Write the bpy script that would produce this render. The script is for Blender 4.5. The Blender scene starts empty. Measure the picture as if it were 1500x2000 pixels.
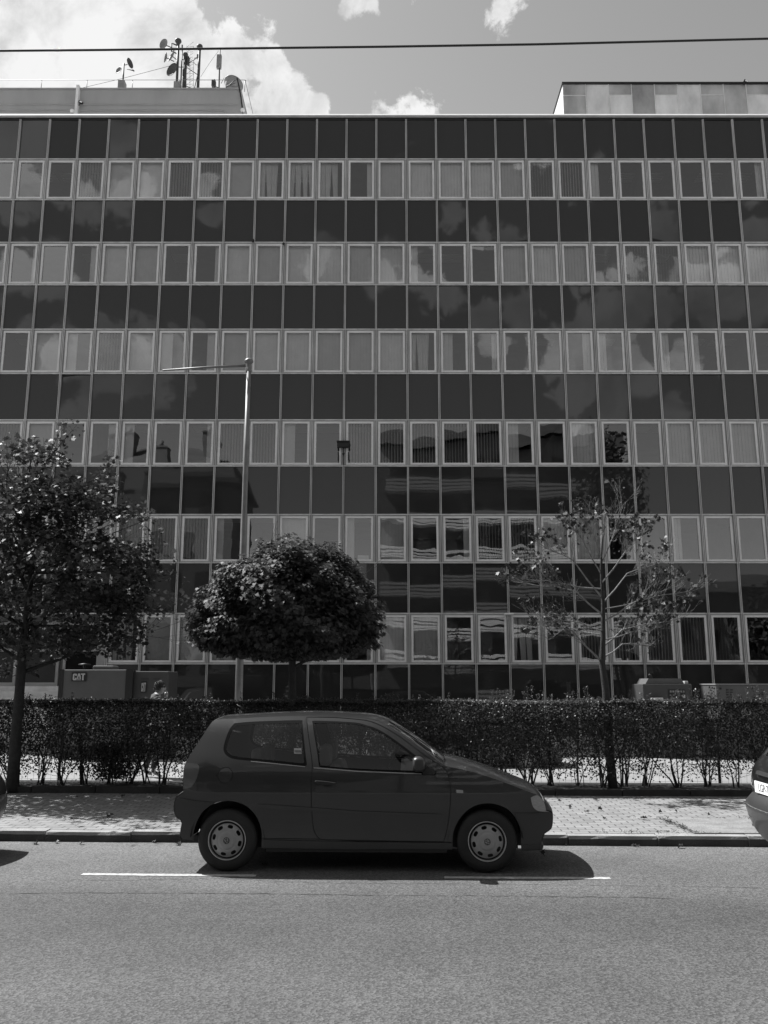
import bpy, bmesh, math, random
import numpy as np
from mathutils import Vector, Matrix, Euler
from mathutils.geometry import delaunay_2d_cdt
random.seed(7); rng = np.random.default_rng(7)
R = math.radians
scn = bpy.context.scene
C = scn.collection
# ------------------------------------------------------------------ camera
F = 1700.0; TH = R(11.24); EYE = 1.70
cam_d = bpy.data.cameras.new('camera'); cam = bpy.data.objects.new('camera', cam_d); C.objects.link(cam)
cam_d.sensor_fit = 'VERTICAL'; cam_d.sensor_height = 36; cam_d.lens = 36*F/2000
cam_d.clip_start = 0.05; cam_d.clip_end = 3000
cam.location = (0, 0, EYE); cam.rotation_euler = (math.pi/2+TH, 0, 0)
scn.camera = cam
def raydir(x, y):
    u = (x-750)/F; v = (1000-y)/F
    return Vector((u, math.cos(TH)-v*math.sin(TH), math.sin(TH)+v*math.cos(TH)))
def pix(x, y, Y):                     # point of the photograph's ray at world depth Y
    d = raydir(x, y); return Vector((0, 0, EYE))+d*(Y/d.y)
# ------------------------------------------------------------------ world, sun
SUN_TO = Vector((-0.62, 0.36, 1.0)).normalized()
SKY_STR = 0.072; CLOUD = 6.7
scn.view_settings.view_transform = 'Standard'; scn.view_settings.look = 'None'
scn.view_settings.exposure = 0.85; scn.view_settings.gamma = 1.0
w = bpy.data.worlds.new("World"); scn.world = w; w.use_nodes = True
nt = w.node_tree; nt.nodes.clear()
def N(t, typ, **kw):
    n = t.nodes.new(typ)
    for k, v in kw.items(): setattr(n, k, v)
    return n
def L(t, a, b): t.links.new(a, b)
def M_(t, op, a, b=None, c=None):
    n = N(t, 'ShaderNodeMath', operation=op)
    for i, q in enumerate((a, b, c)):
        if q is None: continue
        if isinstance(q, (int, float)): n.inputs[i].default_value = q
        else: L(t, q, n.inputs[i])
    return n.outputs[0]
sky = N(nt, 'ShaderNodeTexSky', sky_type='NISHITA', sun_disc=False)
sky.sun_elevation = math.asin(SUN_TO.z); sky.sun_rotation = math.atan2(SUN_TO.x, SUN_TO.y)
bw = N(nt, 'ShaderNodeRGBToBW'); L(nt, sky.outputs[0], bw.inputs[0])
tc = N(nt, 'ShaderNodeTexCoord'); G = tc.outputs['Generated']
sep = N(nt, 'ShaderNodeSeparateXYZ'); L(nt, G, sep.inputs[0])
blobs = [(60,60,330),(250,190,230),(360,190,150),(455,120,85),(520,150,66),(560,200,62),(615,214,30),(500,80,40),
         (728,214,34),(770,222,24),(825,216,36),(910,225,16),(950,24,15),(972,14,18),(1000,4,14),(672,4,16),(700,-12,22),(812,2,16)]
mirrored = [(30,385,80),(130,395,55),(250,410,60),(400,380,30),(80,545,85),(200,705,110),(330,725,70),(640,510,50),(740,545,62),(850,565,50),(1240,705,70),(1330,690,50),(1450,560,70),(1420,440,40),(980,620,40),(20,250,60)]
sd = None
for (x, y, r) in blobs:
    c = raydir(x, y).normalized(); rr = (raydir(x+r, y).normalized()-c).length
    n = N(nt, 'ShaderNodeVectorMath', operation='DISTANCE'); L(nt, G, n.inputs[0]); n.inputs[1].default_value = c
    s = M_(nt, 'SUBTRACT', rr, n.outputs['Value'])
    sd = s if sd is None else M_(nt, 'SMOOTH_MAX', sd, s, 0.012)
def noise(t, vec, scale, detail, rough=0.55, dist=0.0, off=None):
    n = N(t, 'ShaderNodeTexNoise'); n.inputs['Scale'].default_value = scale; n.inputs['Detail'].default_value = detail
    n.inputs['Roughness'].default_value = rough; n.inputs['Distortion'].default_value = dist
    if off:
        m = N(t, 'ShaderNodeVectorMath', operation='ADD'); L(t, vec, m.inputs[0]); m.inputs[1].default_value = off; vec = m.outputs[0]
    if vec is not None: L(t, vec, n.inputs['Vector'])
    return n.outputs['Fac']
nz = noise(nt, G, 20, 12, 0.62, 0.2)
nlow = noise(nt, G, 2.6, 7, 0.55, 0.2, (3.1, 1.7, 0.4))
back = M_(nt, 'MULTIPLY', M_(nt, 'SUBTRACT', nlow, 0.60), 0.55)
fr = N(nt, 'ShaderNodeMapRange', interpolation_type='SMOOTHSTEP'); L(nt, sep.outputs['Y'], fr.inputs[0])
fr.inputs[1].default_value = -0.2; fr.inputs[2].default_value = 0.35; fr.inputs[3].default_value = 0.0; fr.inputs[4].default_value = 0.6
back = M_(nt, 'SUBTRACT', back, fr.outputs[0])
for (x, y, r) in mirrored:              # clouds behind the camera, over the opposite roofs
    c = raydir(x, y).normalized(); rr = (raydir(x+r, y).normalized()-c).length; c = Vector((c.x, -c.y, c.z))
    n = N(nt, 'ShaderNodeVectorMath', operation='DISTANCE'); L(nt, G, n.inputs[0]); n.inputs[1].default_value = c
    back = M_(nt, 'SMOOTH_MAX', back, M_(nt, 'SUBTRACT', rr, n.outputs['Value']), 0.015)
sd = M_(nt, 'MAXIMUM', sd, back)
dens = M_(nt, 'ADD', sd, M_(nt, 'MULTIPLY', M_(nt, 'SUBTRACT', nz, 0.5), 0.11))
mr = N(nt, 'ShaderNodeMapRange', interpolation_type='SMOOTHSTEP'); L(nt, dens, mr.inputs[0])
mr.inputs[1].default_value = 0.0; mr.inputs[2].default_value = 0.011
nshade = noise(nt, G, 9, 10, 0.62, 0.3, (5, 2, 9))
cm = N(nt, 'ShaderNodeMapRange'); L(nt, nshade, cm.inputs[0]); cm.inputs[1].default_value = 0.34; cm.inputs[2].default_value = 0.54
cm.inputs[3].default_value = CLOUD*0.66; cm.inputs[4].default_value = CLOUD*1.06
mx = N(nt, 'ShaderNodeMix', data_type='FLOAT'); L(nt, mr.outputs[0], mx.inputs[0])
skyv = M_(nt, 'MULTIPLY', bw.outputs[0], 1.32)
L(nt, skyv, mx.inputs[2]); L(nt, cm.outputs[0], mx.inputs[3])
bg = N(nt, 'ShaderNodeBackground'); bg.inputs[1].default_value = SKY_STR; L(nt, mx.outputs[0], bg.inputs[0])
wo = N(nt, 'ShaderNodeOutputWorld'); L(nt, bg.outputs[0], wo.inputs[0])
sl = bpy.data.lights.new('sun', 'SUN'); sl.energy = 4.8; sl.angle = R(0.53); sl.color = (1, 1, 1)
so = bpy.data.objects.new('sun', sl); C.objects.link(so)
so.rotation_euler = SUN_TO.to_track_quat('Z', 'Y').to_euler(); so.location = (-20, 10, 40)

# ------------------------------------------------------------------ materials (the photograph is black and white: all greys)
MATS = {}
def mat(name, v=0.3, rough=0.6, var=0.0, scale=5.0, metal=0.0, spec=0.5, bump=0.0, bscale=40.0, coat=0.0, detail=6, stretch=None):
    if name in MATS: return MATS[name]
    m = bpy.data.materials.new(name); m.use_nodes = True; t = m.node_tree
    p = t.nodes['Principled BSDF']; MATS[name] = m
    p.inputs['Base Color'].default_value = (v, v, v, 1); p.inputs['Roughness'].default_value = rough
    p.inputs['Metallic'].default_value = metal; p.inputs['Specular IOR Level'].default_value = spec
    p.inputs['Coat Weight'].default_value = coat; p.inputs['Coat Roughness'].default_value = 0.04
    tcx = N(t, 'ShaderNodeTexCoord'); vec = tcx.outputs['Object']
    if stretch:
        mp = N(t, 'ShaderNodeMapping'); L(t, vec, mp.inputs[0]); mp.inputs['Scale'].default_value = stretch; vec = mp.outputs[0]
    if var:
        f = noise(t, vec, scale, detail, 0.6)
        r = N(t, 'ShaderNodeMapRange'); L(t, f, r.inputs[0]); r.inputs[1].default_value = 0.3; r.inputs[2].default_value = 0.7
        r.inputs[3].default_value = max(0, v*(1-var)); r.inputs[4].default_value = v*(1+var)
        L(t, r.outputs[0], p.inputs['Base Color'])
    if bump:
        f = noise(t, vec, bscale, 5, 0.6); b = N(t, 'ShaderNodeBump'); b.inputs['Strength'].default_value = bump
        b.inputs['Distance'].default_value = 0.02; L(t, f, b.inputs['Height']); L(t, b.outputs[0], p.inputs['Normal'])
    return m
def glass_mat(name, tint=0.7, ior=1.5, wav=0.0, wscale=2.0, boost=1.0, rough=0.0, base=None):
    """thin window sheet: part passes straight on, part mirrors; base = opaque backing value"""
    m = bpy.data.materials.new(name); m.use_nodes = True; t = m.node_tree; t.nodes.clear()
    out = N(t, 'ShaderNodeOutputMaterial'); mixs = N(t, 'ShaderNodeMixShader')
    g = N(t, 'ShaderNodeBsdfGlossy'); g.inputs['Roughness'].default_value = rough
    g.inputs['Color'].default_value = (1, 1, 1, 1)
    fz = N(t, 'ShaderNodeFresnel'); fz.inputs['IOR'].default_value = ior
    if base is None:
        s = N(t, 'ShaderNodeBsdfTransparent'); s.inputs[0].default_value = (tint, tint, tint, 1)
    else:
        s = N(t, 'ShaderNodeBsdfDiffuse'); s.inputs[0].default_value = (base, base, base, 1)
    if wav:
        tcx = N(t, 'ShaderNodeTexCoord'); f = noise(t, tcx.outputs['Object'], wscale, 1.5, 0.4)
        b = N(t, 'ShaderNodeBump'); b.inputs['Strength'].default_value = 1.0; b.inputs['Distance'].default_value = wav
        L(t, f, b.inputs['Height']); L(t, b.outputs[0], g.inputs['Normal'])
    fac = M_(t, 'MINIMUM', M_(t, 'MULTIPLY', fz.outputs[0], boost), 1.0)
    L(t, fac, mixs.inputs[0]); L(t, s.outputs[0], mixs.inputs[1]); L(t, g.outputs[0], mixs.inputs[2])
    L(t, mixs.outputs[0], out.inputs[0]); MATS[name] = m; return m
def leaf_mat(name, v, var=0.5, spec=0.5, rough=0.42, trans=0.3):
    m = bpy.data.materials.new(name); m.use_nodes = True; t = m.node_tree
    p = t.nodes['Principled BSDF']; out = t.nodes['Material Output']
    p.inputs['Roughness'].default_value = rough; p.inputs['Specular IOR Level'].default_value = spec
    geo = N(t, 'ShaderNodeNewGeometry')
    r = N(t, 'ShaderNodeMapRange'); L(t, geo.outputs['Random Per Island'], r.inputs[0])
    r.inputs[3].default_value = v*(1-var); r.inputs[4].default_value = v*(1+var); L(t, r.outputs[0], p.inputs['Base Color'])
    tr = N(t, 'ShaderNodeBsdfTranslucent'); L(t, r.outputs[0], tr.inputs[0])
    mixs = N(t, 'ShaderNodeMixShader'); mixs.inputs[0].default_value = trans
    L(t, p.outputs[0], mixs.inputs[1]); L(t, tr.outputs[0], mixs.inputs[2]); L(t, mixs.outputs[0], out.inputs[0])
    MATS[name] = m; return m

# ------------------------------------------------------------------ mesh helpers
class MB:
    def __init__(s): s.v = []; s.f = []; s.m = []; s.cur = 0; s.smooth = []
    def add(s, vs, fs, smooth=False):
        o = len(s.v); s.v += [tuple(q) for q in vs]
        for f in fs: s.f.append([i+o for i in f]); s.m.append(s.cur); s.smooth.append(smooth)
    def box(s, a, b, rot=None, piv=None):
        x0, y0, z0 = [min(a[i], b[i]) for i in range(3)]; x1, y1, z1 = [max(a[i], b[i]) for i in range(3)]
        vs = [Vector(q) for q in ((x0,y0,z0),(x1,y0,z0),(x1,y1,z0),(x0,y1,z0),(x0,y0,z1),(x1,y0,z1),(x1,y1,z1),(x0,y1,z1))]
        if rot is not None:
            c = Vector(piv) if piv is not None else sum(vs, Vector())/8
            vs = [rot @ (q-c)+c for q in vs]
        s.add(vs, [(0,3,2,1),(4,5,6,7),(0,1,5,4),(1,2,6,5),(2,3,7,6),(3,0,4,7)])
    def cbox(s, c, d, rot=None): s.box([c[i]-d[i]/2 for i in range(3)], [c[i]+d[i]/2 for i in range(3)], rot)
    def tube(s, pts, rad, n=6, cap=True):
        pts = [Vector(p) for p in pts]; rads = rad if isinstance(rad, (list, tuple)) else [rad]*len(pts)
        vs = []; prev = None
        for i, p in enumerate(pts):
            d = (pts[min(i+1, len(pts)-1)]-pts[max(i-1, 0)]).normalized()
            if prev is None: a = d.orthogonal().normalized()
            else:
                a = prev-d*prev.dot(d)
                a = a.normalized() if a.length > 1e-6 else d.orthogonal().normalized()
            prev = a; b = d.cross(a)
            for k in range(n):
                t = 2*math.pi*k/n; vs.append(p+(a*math.cos(t)+b*math.sin(t))*rads[i])
        fs = [(i*n+k, i*n+(k+1)%n, (i+1)*n+(k+1)%n, (i+1)*n+k) for i in range(len(pts)-1) for k in range(n)]
        if cap: fs += [tuple(range(n))[::-1], tuple(range((len(pts)-1)*n, len(pts)*n))]
        s.add(vs, fs, True)
    def lathe(s, prof, n=32, M=None, smooth=True):      # prof: (r, h) along local z
        vs = []; fs = []
        for (r, h) in prof:
            for k in range(n):
                t = 2*math.pi*k/n; q = Vector((r*math.cos(t), r*math.sin(t), h)); vs.append(M @ q if M else q)
        for i in range(len(prof)-1):
            for k in range(n): fs.append((i*n+k, i*n+(k+1)%n, (i+1)*n+(k+1)%n, (i+1)*n+k))
        s.add(vs, fs, smooth)
    def prism(s, poly, d0, d1, fn):                     # poly in 2D, fn(u, v, d) -> point
        n = len(poly); vs = [fn(u, v, d0) for u, v in poly]+[fn(u, v, d1) for u, v in poly]
        s.add(vs, [tuple(range(n)), tuple(range(n, 2*n))[::-1]]+[(i, i+n, (i+1) % n+n, (i+1) % n) for i in range(n)])
    def sphere(s, c, r, n=12, m=8, sc=(1,1,1)):
        vs = []; fs = []
        for i in range(m+1):
            a = math.pi*i/m
            for k in range(n):
                t = 2*math.pi*k/n
                vs.append((c[0]+r*sc[0]*math.sin(a)*math.cos(t), c[1]+r*sc[1]*math.sin(a)*math.sin(t), c[2]+r*sc[2]*math.cos(a)))
        for i in range(m):
            for k in range(n): fs.append((i*n+k, (i+1)*n+k, (i+1)*n+(k+1)%n, i*n+(k+1)%n))
        s.add(vs, fs, True)
    def build(s, name, mats, parent=None, bevel=0, fixn=False):
        me = bpy.data.meshes.new(name); me.from_pydata(s.v, [], s.f)
        if not isinstance(mats, (list, tuple)): mats = [mats]
        for m in mats: me.materials.append(m)
        me.polygons.foreach_set('material_index', s.m); me.polygons.foreach_set('use_smooth', s.smooth)
        if fixn:
            bm = bmesh.new(); bm.from_mesh(me); bmesh.ops.recalc_face_normals(bm, faces=bm.faces); bm.to_mesh(me); bm.free()
        me.update(); o = bpy.data.objects.new(name, me); C.objects.link(o)
        if parent: o.parent = parent
        if bevel:
            b = o.modifiers.new('bevel', 'BEVEL'); b.width = bevel; b.segments = 2; b.limit_method = 'ANGLE'
        return o
def tag(o, label=None, cat=None, group=None, kind=None):
    if label: o['label'] = label
    if cat: o['category'] = cat
    if group: o['group'] = group
    if kind: o['kind'] = kind
    return o
def empty(name, loc=(0,0,0), rz=0):
    o = bpy.data.objects.new(name, None); C.objects.link(o); o.location = loc; o.rotation_euler = (0,0,rz); return o
def copy_tree(o, parent=None):
    c = o.copy(); C.objects.link(c)
    if parent: c.parent = parent
    for ch in list(o.children): copy_tree(ch, c)
    return c
def text_mesh(body, size, name='text', bold=0.0):
    cu = bpy.data.curves.new(name, 'FONT'); cu.body = body; cu.size = size; cu.offset = bold; cu.extrude = 0
    cu.align_x = 'CENTER'; cu.align_y = 'CENTER'
    ob = bpy.data.objects.new(name, cu); C.objects.link(ob); dg = bpy.context.evaluated_depsgraph_get()
    me = bpy.data.meshes.new_from_object(ob.evaluated_get(dg)); vs = [v.co.copy() for v in me.vertices]; fs = [tuple(p.vertices) for p in me.polygons]
    bpy.data.objects.remove(ob); return vs, fs
def big_mesh(name, V, sizes, m, parent=None, smooth=False):
    """V (n,3) loose faces, sizes: verts per face"""
    me = bpy.data.meshes.new(name); nv = len(V); nf = len(sizes)
    me.vertices.add(nv); me.vertices.foreach_set('co', V.astype(np.float32).ravel())
    me.loops.add(nv); me.loops.foreach_set('vertex_index', np.arange(nv, dtype=np.int32))
    st = np.concatenate([[0], np.cumsum(sizes)[:-1]]).astype(np.int32)
    me.polygons.add(nf); me.polygons.foreach_set('loop_start', st)
    me.materials.append(m); me.update(calc_edges=True); me.validate()
    o = bpy.data.objects.new(name, me); C.objects.link(o)
    if parent: o.parent = parent
    return o
def leaves(P, Nrm, size, shape, m, name, parent=None, spin=None, curl=0.15):
    """one leaf per point: shape (k,2) outline, mapped on a frame with normal Nrm"""
    n = len(P); k = len(shape)
    Nrm = Nrm/np.linalg.norm(Nrm, axis=1, keepdims=True)
    if spin is None: a = rng.normal(size=(n, 3))
    else: a = spin
    t = a-(a*Nrm).sum(1, keepdims=True)*Nrm; t /= np.linalg.norm(t, axis=1, keepdims=True)+1e-9
    b = np.cross(Nrm, t); sh = np.array(shape)
    V = P[:, None, :]+size[:, None, None]*(sh[None, :, 0:1]*t[:, None, :]+sh[None, :, 1:2]*b[:, None, :]
        - curl*(sh[None, :, 0:1]**2)*Nrm[:, None, :]+curl*abs(sh[None, :, 1:2])*Nrm[:, None, :])
    return big_mesh(name, V.reshape(-1, 3), np.full(n, k), m, parent)

# street frame: the road runs slightly askew to the facade (right end nearer)
PSI = 0.042
def st(s, t, z=0.0): return Vector((s*math.cos(PSI)+t*math.sin(PSI), t*math.cos(PSI)-s*math.sin(PSI), z))
def road_z(t): return 0.0 if t < 8.6 else -0.045*(t-8.6)/1.65
KERB_T = 10.25
# ------------------------------------------------------------------ ground materials
def asphalt_mat():
    m = bpy.data.materials.new('asphalt'); m.use_nodes = True; t = m.node_tree; p = t.nodes['Principled BSDF']
    tcx = N(t, 'ShaderNodeTexCoord'); vec = tcx.outputs['Object']
    vo = N(t, 'ShaderNodeTexVoronoi'); vo.inputs['Scale'].default_value = 75; L(t, vec, vo.inputs['Vector'])
    bwn = N(t, 'ShaderNodeRGBToBW'); L(t, vo.outputs['Color'], bwn.inputs[0])
    r = N(t, 'ShaderNodeMapRange'); L(t, bwn.outputs[0], r.inputs[0]); r.inputs[1].default_value = 0.25; r.inputs[2].default_value = 0.8
    r.inputs[3].default_value = 0.68; r.inputs[4].default_value = 1.45
    big = noise(t, vec, 0.7, 6, 0.6); rb = N(t, 'ShaderNodeMapRange'); L(t, big, rb.inputs[0]); rb.inputs[1].default_value = 0.3; rb.inputs[2].default_value = 0.7
    rb.inputs[3].default_value = 0.82; rb.inputs[4].default_value = 1.16
    fine = noise(t, vec, 30, 4, 0.7); rf = N(t, 'ShaderNodeMapRange'); L(t, fine, rf.inputs[0]); rf.inputs[1].default_value = 0.3; rf.inputs[2].default_value = 0.7
    rf.inputs[3].default_value = 0.86; rf.inputs[4].default_value = 1.14
    sp = N(t, 'ShaderNodeSeparateXYZ'); L(t, vec, sp.inputs[0])
    wob = noise(t, vec, 0.5, 4, 0.6)
    mp = N(t, 'ShaderNodeMapping'); L(t, vec, mp.inputs[0]); mp.inputs['Scale'].default_value = (0.12, 2.2, 1)
    streak = noise(t, mp.outputs[0], 2.0, 5, 0.6)
    yy = M_(t, 'ADD', sp.outputs['Y'], M_(t, 'MULTIPLY', M_(t, 'SUBTRACT', wob, 0.5), 0.5))
    yy = M_(t, 'ADD', yy, M_(t, 'MULTIPLY', M_(t, 'SUBTRACT', streak, 0.5), 0.5))
    cr = N(t, 'ShaderNodeValToRGB'); L(t, M_(t, 'DIVIDE', yy, 12.0), cr.inputs[0]); e = cr.color_ramp.elements
    stops = [(0.0, .5), (3.5/12, .5), (5.4/12, .50), (6.6/12, .42), (7.25/12, .40), (7.7/12, .50), (8.05/12, .60), (8.8/12, .60), (10.2/12, .78)]
    e[0].position = 0; e[1].position = 1
    for pos, val in stops[1:]: e.new(pos)
    for el in e:
        val = [v for q, v in stops if abs(q-el.position) < 1e-6]; v = val[0] if val else stops[-1][1]; el.color = (v, v, v, 1)
    val = M_(t, 'MULTIPLY', cr.outputs[0], 0.155)
    for q in (r, rb, rf): val = M_(t, 'MULTIPLY', val, q.outputs[0])
    L(t, val, p.inputs['Base Color']); p.inputs['Roughness'].default_value = 0.85; p.inputs['Specular IOR Level'].default_value = 0.3
    b = N(t, 'ShaderNodeBump'); b.inputs['Strength'].default_value = 0.55; b.inputs['Distance'].default_value = 0.006
    L(t, M_(t, 'ADD', vo.outputs['Distance'], M_(t, 'MULTIPLY', fine, 0.7)), b.inputs['Height']); L(t, b.outputs[0], p.inputs['Normal'])
    return m
def paver_mat():
    m = bpy.data.materials.new('pavers'); m.use_nodes = True; t = m.node_tree; p = t.nodes['Principled BSDF']
    tcx = N(t, 'ShaderNodeTexCoord'); mp = N(t, 'ShaderNodeMapping'); L(t, tcx.outputs['Object'], mp.inputs[0])
    wn = N(t, 'ShaderNodeTexNoise'); wn.inputs['Scale'].default_value = 3; L(t, mp.outputs[0], wn.inputs['Vector'])
    wmix = N(t, 'ShaderNodeVectorMath', operation='MULTIPLY_ADD'); L(t, wn.outputs['Color'], wmix.inputs[0]); wmix.inputs[1].default_value = (.02,.02,0); L(t, mp.outputs[0], wmix.inputs[2])
    mp.inputs['Rotation'].default_value = (0, 0, 0)
    br = N(t, 'ShaderNodeTexBrick'); L(t, wmix.outputs[0], br.inputs['Vector']); br.inputs['Scale'].default_value = 1
    br.inputs['Brick Width'].default_value = 0.20; br.inputs['Row Height'].default_value = 0.13; br.inputs['Mortar Size'].default_value = 0.008
    br.inputs['Mortar Smooth'].default_value = 0.3
    br.inputs['Color1'].default_value = (.19,.19,.19,1); br.inputs['Color2'].default_value = (.25,.25,.25,1); br.inputs['Mortar'].default_value = (.06,.06,.06,1)
    f = noise(t, tcx.outputs['Object'], 2.2, 7, 0.65); r = N(t, 'ShaderNodeMapRange'); L(t, f, r.inputs[0]); r.inputs[1].default_value = .3; r.inputs[2].default_value = .7
    r.inputs[3].default_value = .78; r.inputs[4].default_value = 1.12
    f2 = noise(t, tcx.outputs['Object'], 60, 4, 0.7); r2 = N(t, 'ShaderNodeMapRange'); L(t, f2, r2.inputs[0]); r2.inputs[1].default_value = .3; r2.inputs[2].default_value = .7
    r2.inputs[3].default_value = .88; r2.inputs[4].default_value = 1.1
    bwn = N(t, 'ShaderNodeRGBToBW'); L(t, br.outputs['Color'], bwn.inputs[0])
    val = M_(t, 'MULTIPLY', M_(t, 'MULTIPLY', bwn.outputs[0], r.outputs[0]), r2.outputs[0]); L(t, val, p.inputs['Base Color'])
    p.inputs['Roughness'].default_value = .9
    b = N(t, 'ShaderNodeBump'); b.inputs['Strength'].default_value = .6; b.inputs['Distance'].default_value = .008; b.invert = True
    L(t, br.outputs['Fac'], b.inputs['Height']); L(t, b.outputs[0], p.inputs['Normal'])
    return m
M_ASPH = asphalt_mat(); M_PAVE = paver_mat()
mat('soil', .03, .95, .5, 9, bump=1, bscale=25)
mat('kerb_face_shaded', .05, .9, .3, 3, bump=.5, bscale=30); mat('kerb_stone', .26, .9, .25, 3, bump=.5, bscale=30)  # front of the kerb gets a darker colour to paint in its shade
mat('edging_stone', .028, .9, .4, 4, bump=.6, bscale=20)
mat('yard_paving', .22, .9, .18, .8, bump=.3, bscale=30)
mat('line_paint', .36, .8, .38, 22)
mat('far_ground', .2, .95, .3, .3)
mat('crack', .05, 1)
mat('patch_concrete', .20, .9, .25, 4, bump=.8, bscale=30)
# ------------------------------------------------------------------ the setting
def sheet(name, s0, s1, ts, zs, m, ds=0.5):
    """strip in the street frame; object origin at the frame's origin and rotated with it"""
    b = MB(); xs = np.linspace(s0, s1, max(2, int((s1-s0)/ds)))
    vs = [(x, t, z) for x in xs for t, z in zip(ts, zs)]; k = len(ts)
    b.add(vs, [(i*k+j, (i+1)*k+j, (i+1)*k+j+1, i*k+j+1) for i in range(len(xs)-1) for j in range(k-1)])
    o = b.build(name, m); o.rotation_euler = (0, 0, -PSI); tag(o, kind='structure'); return o
gb = MB(); gb.add([(-900,-900,-.14),(900,-900,-.14),(900,900,-.14),(-900,900,-.14)], [(0,1,2,3)])
tag(gb.build('ground', MATS['far_ground']), kind='structure')
sheet('road', -60, 60, [-5.5, 0, 8.6, KERB_T+.02], [0, 0, 0, road_z(KERB_T+.02)], M_ASPH, 2)
# opposite pavement (behind the camera)
sheet('opposite_pavement', -60, 60, [-9.5, -5.5, -5.5], [.1, .1, -.1], MATS['yard_paving'], 5)
# kerb: separate stones, uneven top edge
kb = MB()
s = -22.0
while s < 22:
    ln = 0.98; dz = random.uniform(-.006, .006); dt = random.uniform(-.008, .008)
    n = 7; xs = [s+.004+(ln-.008)*i/(n-1) for i in range(n)]
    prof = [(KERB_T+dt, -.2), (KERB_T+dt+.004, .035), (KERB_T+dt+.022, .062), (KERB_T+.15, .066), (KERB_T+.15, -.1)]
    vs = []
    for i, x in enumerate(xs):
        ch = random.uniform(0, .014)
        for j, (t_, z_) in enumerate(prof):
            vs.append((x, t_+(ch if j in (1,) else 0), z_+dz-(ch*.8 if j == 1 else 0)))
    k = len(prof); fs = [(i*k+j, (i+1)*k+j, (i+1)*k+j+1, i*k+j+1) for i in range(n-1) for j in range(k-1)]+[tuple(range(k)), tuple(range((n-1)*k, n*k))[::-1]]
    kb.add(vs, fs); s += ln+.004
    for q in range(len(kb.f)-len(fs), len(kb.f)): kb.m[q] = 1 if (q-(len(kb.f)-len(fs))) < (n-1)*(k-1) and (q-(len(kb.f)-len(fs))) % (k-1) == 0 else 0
o = kb.build('kerb', [MATS['kerb_stone'], MATS['kerb_face_shaded']]); o.rotation_euler = (0,0,-PSI); tag(o, kind='structure')
sheet('pavement', -40, 40, [KERB_T+.155, KERB_T+.165, 13.75], [.02, .064, .072], M_PAVE, 1)
def gpt(x, y, z=0.0):                # ground point under a photo pixel, in street coordinates
    d = raydir(x, y); P = Vector((0,0,EYE))+d*((z-EYE)/d.z)
    return P.x*math.cos(PSI)-P.y*math.sin(PSI), P.x*math.sin(PSI)+P.y*math.cos(PSI)
# concrete slab patch at the right of the pavement
pb = MB(); out = [gpt(*q, .07) for q in [(1288,1599),(1312,1606),(1338,1617),(1356,1628)]]; out += [(9.0, out[-1][1]), (9.0, out[0][1]), (5.0, out[0][1]+.02)]; PATCH = out
pb.prism([(x, y) for x, y in out], .068, .079, lambda u, v, d: (u, v, d))
o = pb.build('pavement_patch', MATS['patch_concrete'], fixn=True); o.rotation_euler = (0,0,-PSI); tag(o, kind='structure')
# garden edging and soil under the hedge
eb = MB(); s = -16
while s < 16: eb.box((s, 13.72, 0.0), (s+.985, 13.80, .165+random.uniform(-.01, .01))); s += 1.0
o = eb.build('garden_edging', MATS['edging_stone']); o.rotation_euler = (0,0,-PSI); tag(o, kind='structure')
sheet('soil_strip', -40, 40, [13.80, 14.2, 15.0, 15.12], [.13, .15, .13, .02], MATS['soil'], 1)
sheet('yard', -60, 60, [15.05, 16, 36], [.03, .06, .08], MATS['yard_paving'], 2)
# painted parking lines (two strokes), worn
def paint(s0, s1, t0, t1, w):
    b = MB(); n = 40; vs = []
    for i in range(n+1):
        s_ = s0+(s1-s0)*i/n; t_ = t0+(t1-t0)*i/n
        j0, j1 = random.uniform(-.004, .004), random.uniform(-.004, .004)
        vs += [(s_, t_-w/2+j0, .004), (s_, t_+w/2+j1, .004)]
    b.add(vs, [(2*i, 2*i+2, 2*i+3, 2*i+1) for i in range(n)])
    o = b.build('parking_line', MATS['line_paint']); o.rotation_euler = (0,0,-PSI); tag(o, kind='structure')
a = gpt(160, 1708); b_ = gpt(500, 1711); paint(a[0], b_[0], a[1], b_[1], .085)
a = gpt(868, 1714.5); b_ = gpt(1192, 1716); paint(a[0], b_[0], a[1], b_[1], .085)
# long jagged crack in the asphalt, with a branch
def crack(pts, w):
    b = MB(); vs = []; P = [gpt(*p) for p in pts]
    fine = []
    for i in range(len(P)-1):
        n = max(2, int(math.hypot(P[i+1][0]-P[i][0], P[i+1][1]-P[i][1])/.05))
        for k in range(n): q = k/n; fine.append((P[i][0]*(1-q)+P[i+1][0]*q+random.uniform(-.012,.012), P[i][1]*(1-q)+P[i+1][1]*q+random.uniform(-.014,.014)))
    for (x, y) in fine: ww = w*random.uniform(.2, 1.2); vs += [(x, y-ww, .003), (x, y+ww, .003)]
    b.add(vs, [(2*i, 2*i+2, 2*i+3, 2*i+1) for i in range(len(fine)-1)])
    o = b.build('road_crack', MATS['crack']); o.rotation_euler = (0,0,-PSI); tag(o, kind='structure')
crack([(20,1746),(150,1744),(280,1745),(400,1745),(520,1746),(640,1748),(760,1749),(890,1750),(1000,1750),(1120,1752),(1240,1753),(1340,1756)], .007)
crack([(893,1735),(890,1750),(888,1765),(884,1790)], .006)
crack([(90,1718),(240,1720),(420,1716),(600,1724),(780,1726),(1000,1727),(1180,1730),(1400,1733),(1500,1734)], .004)

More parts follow.
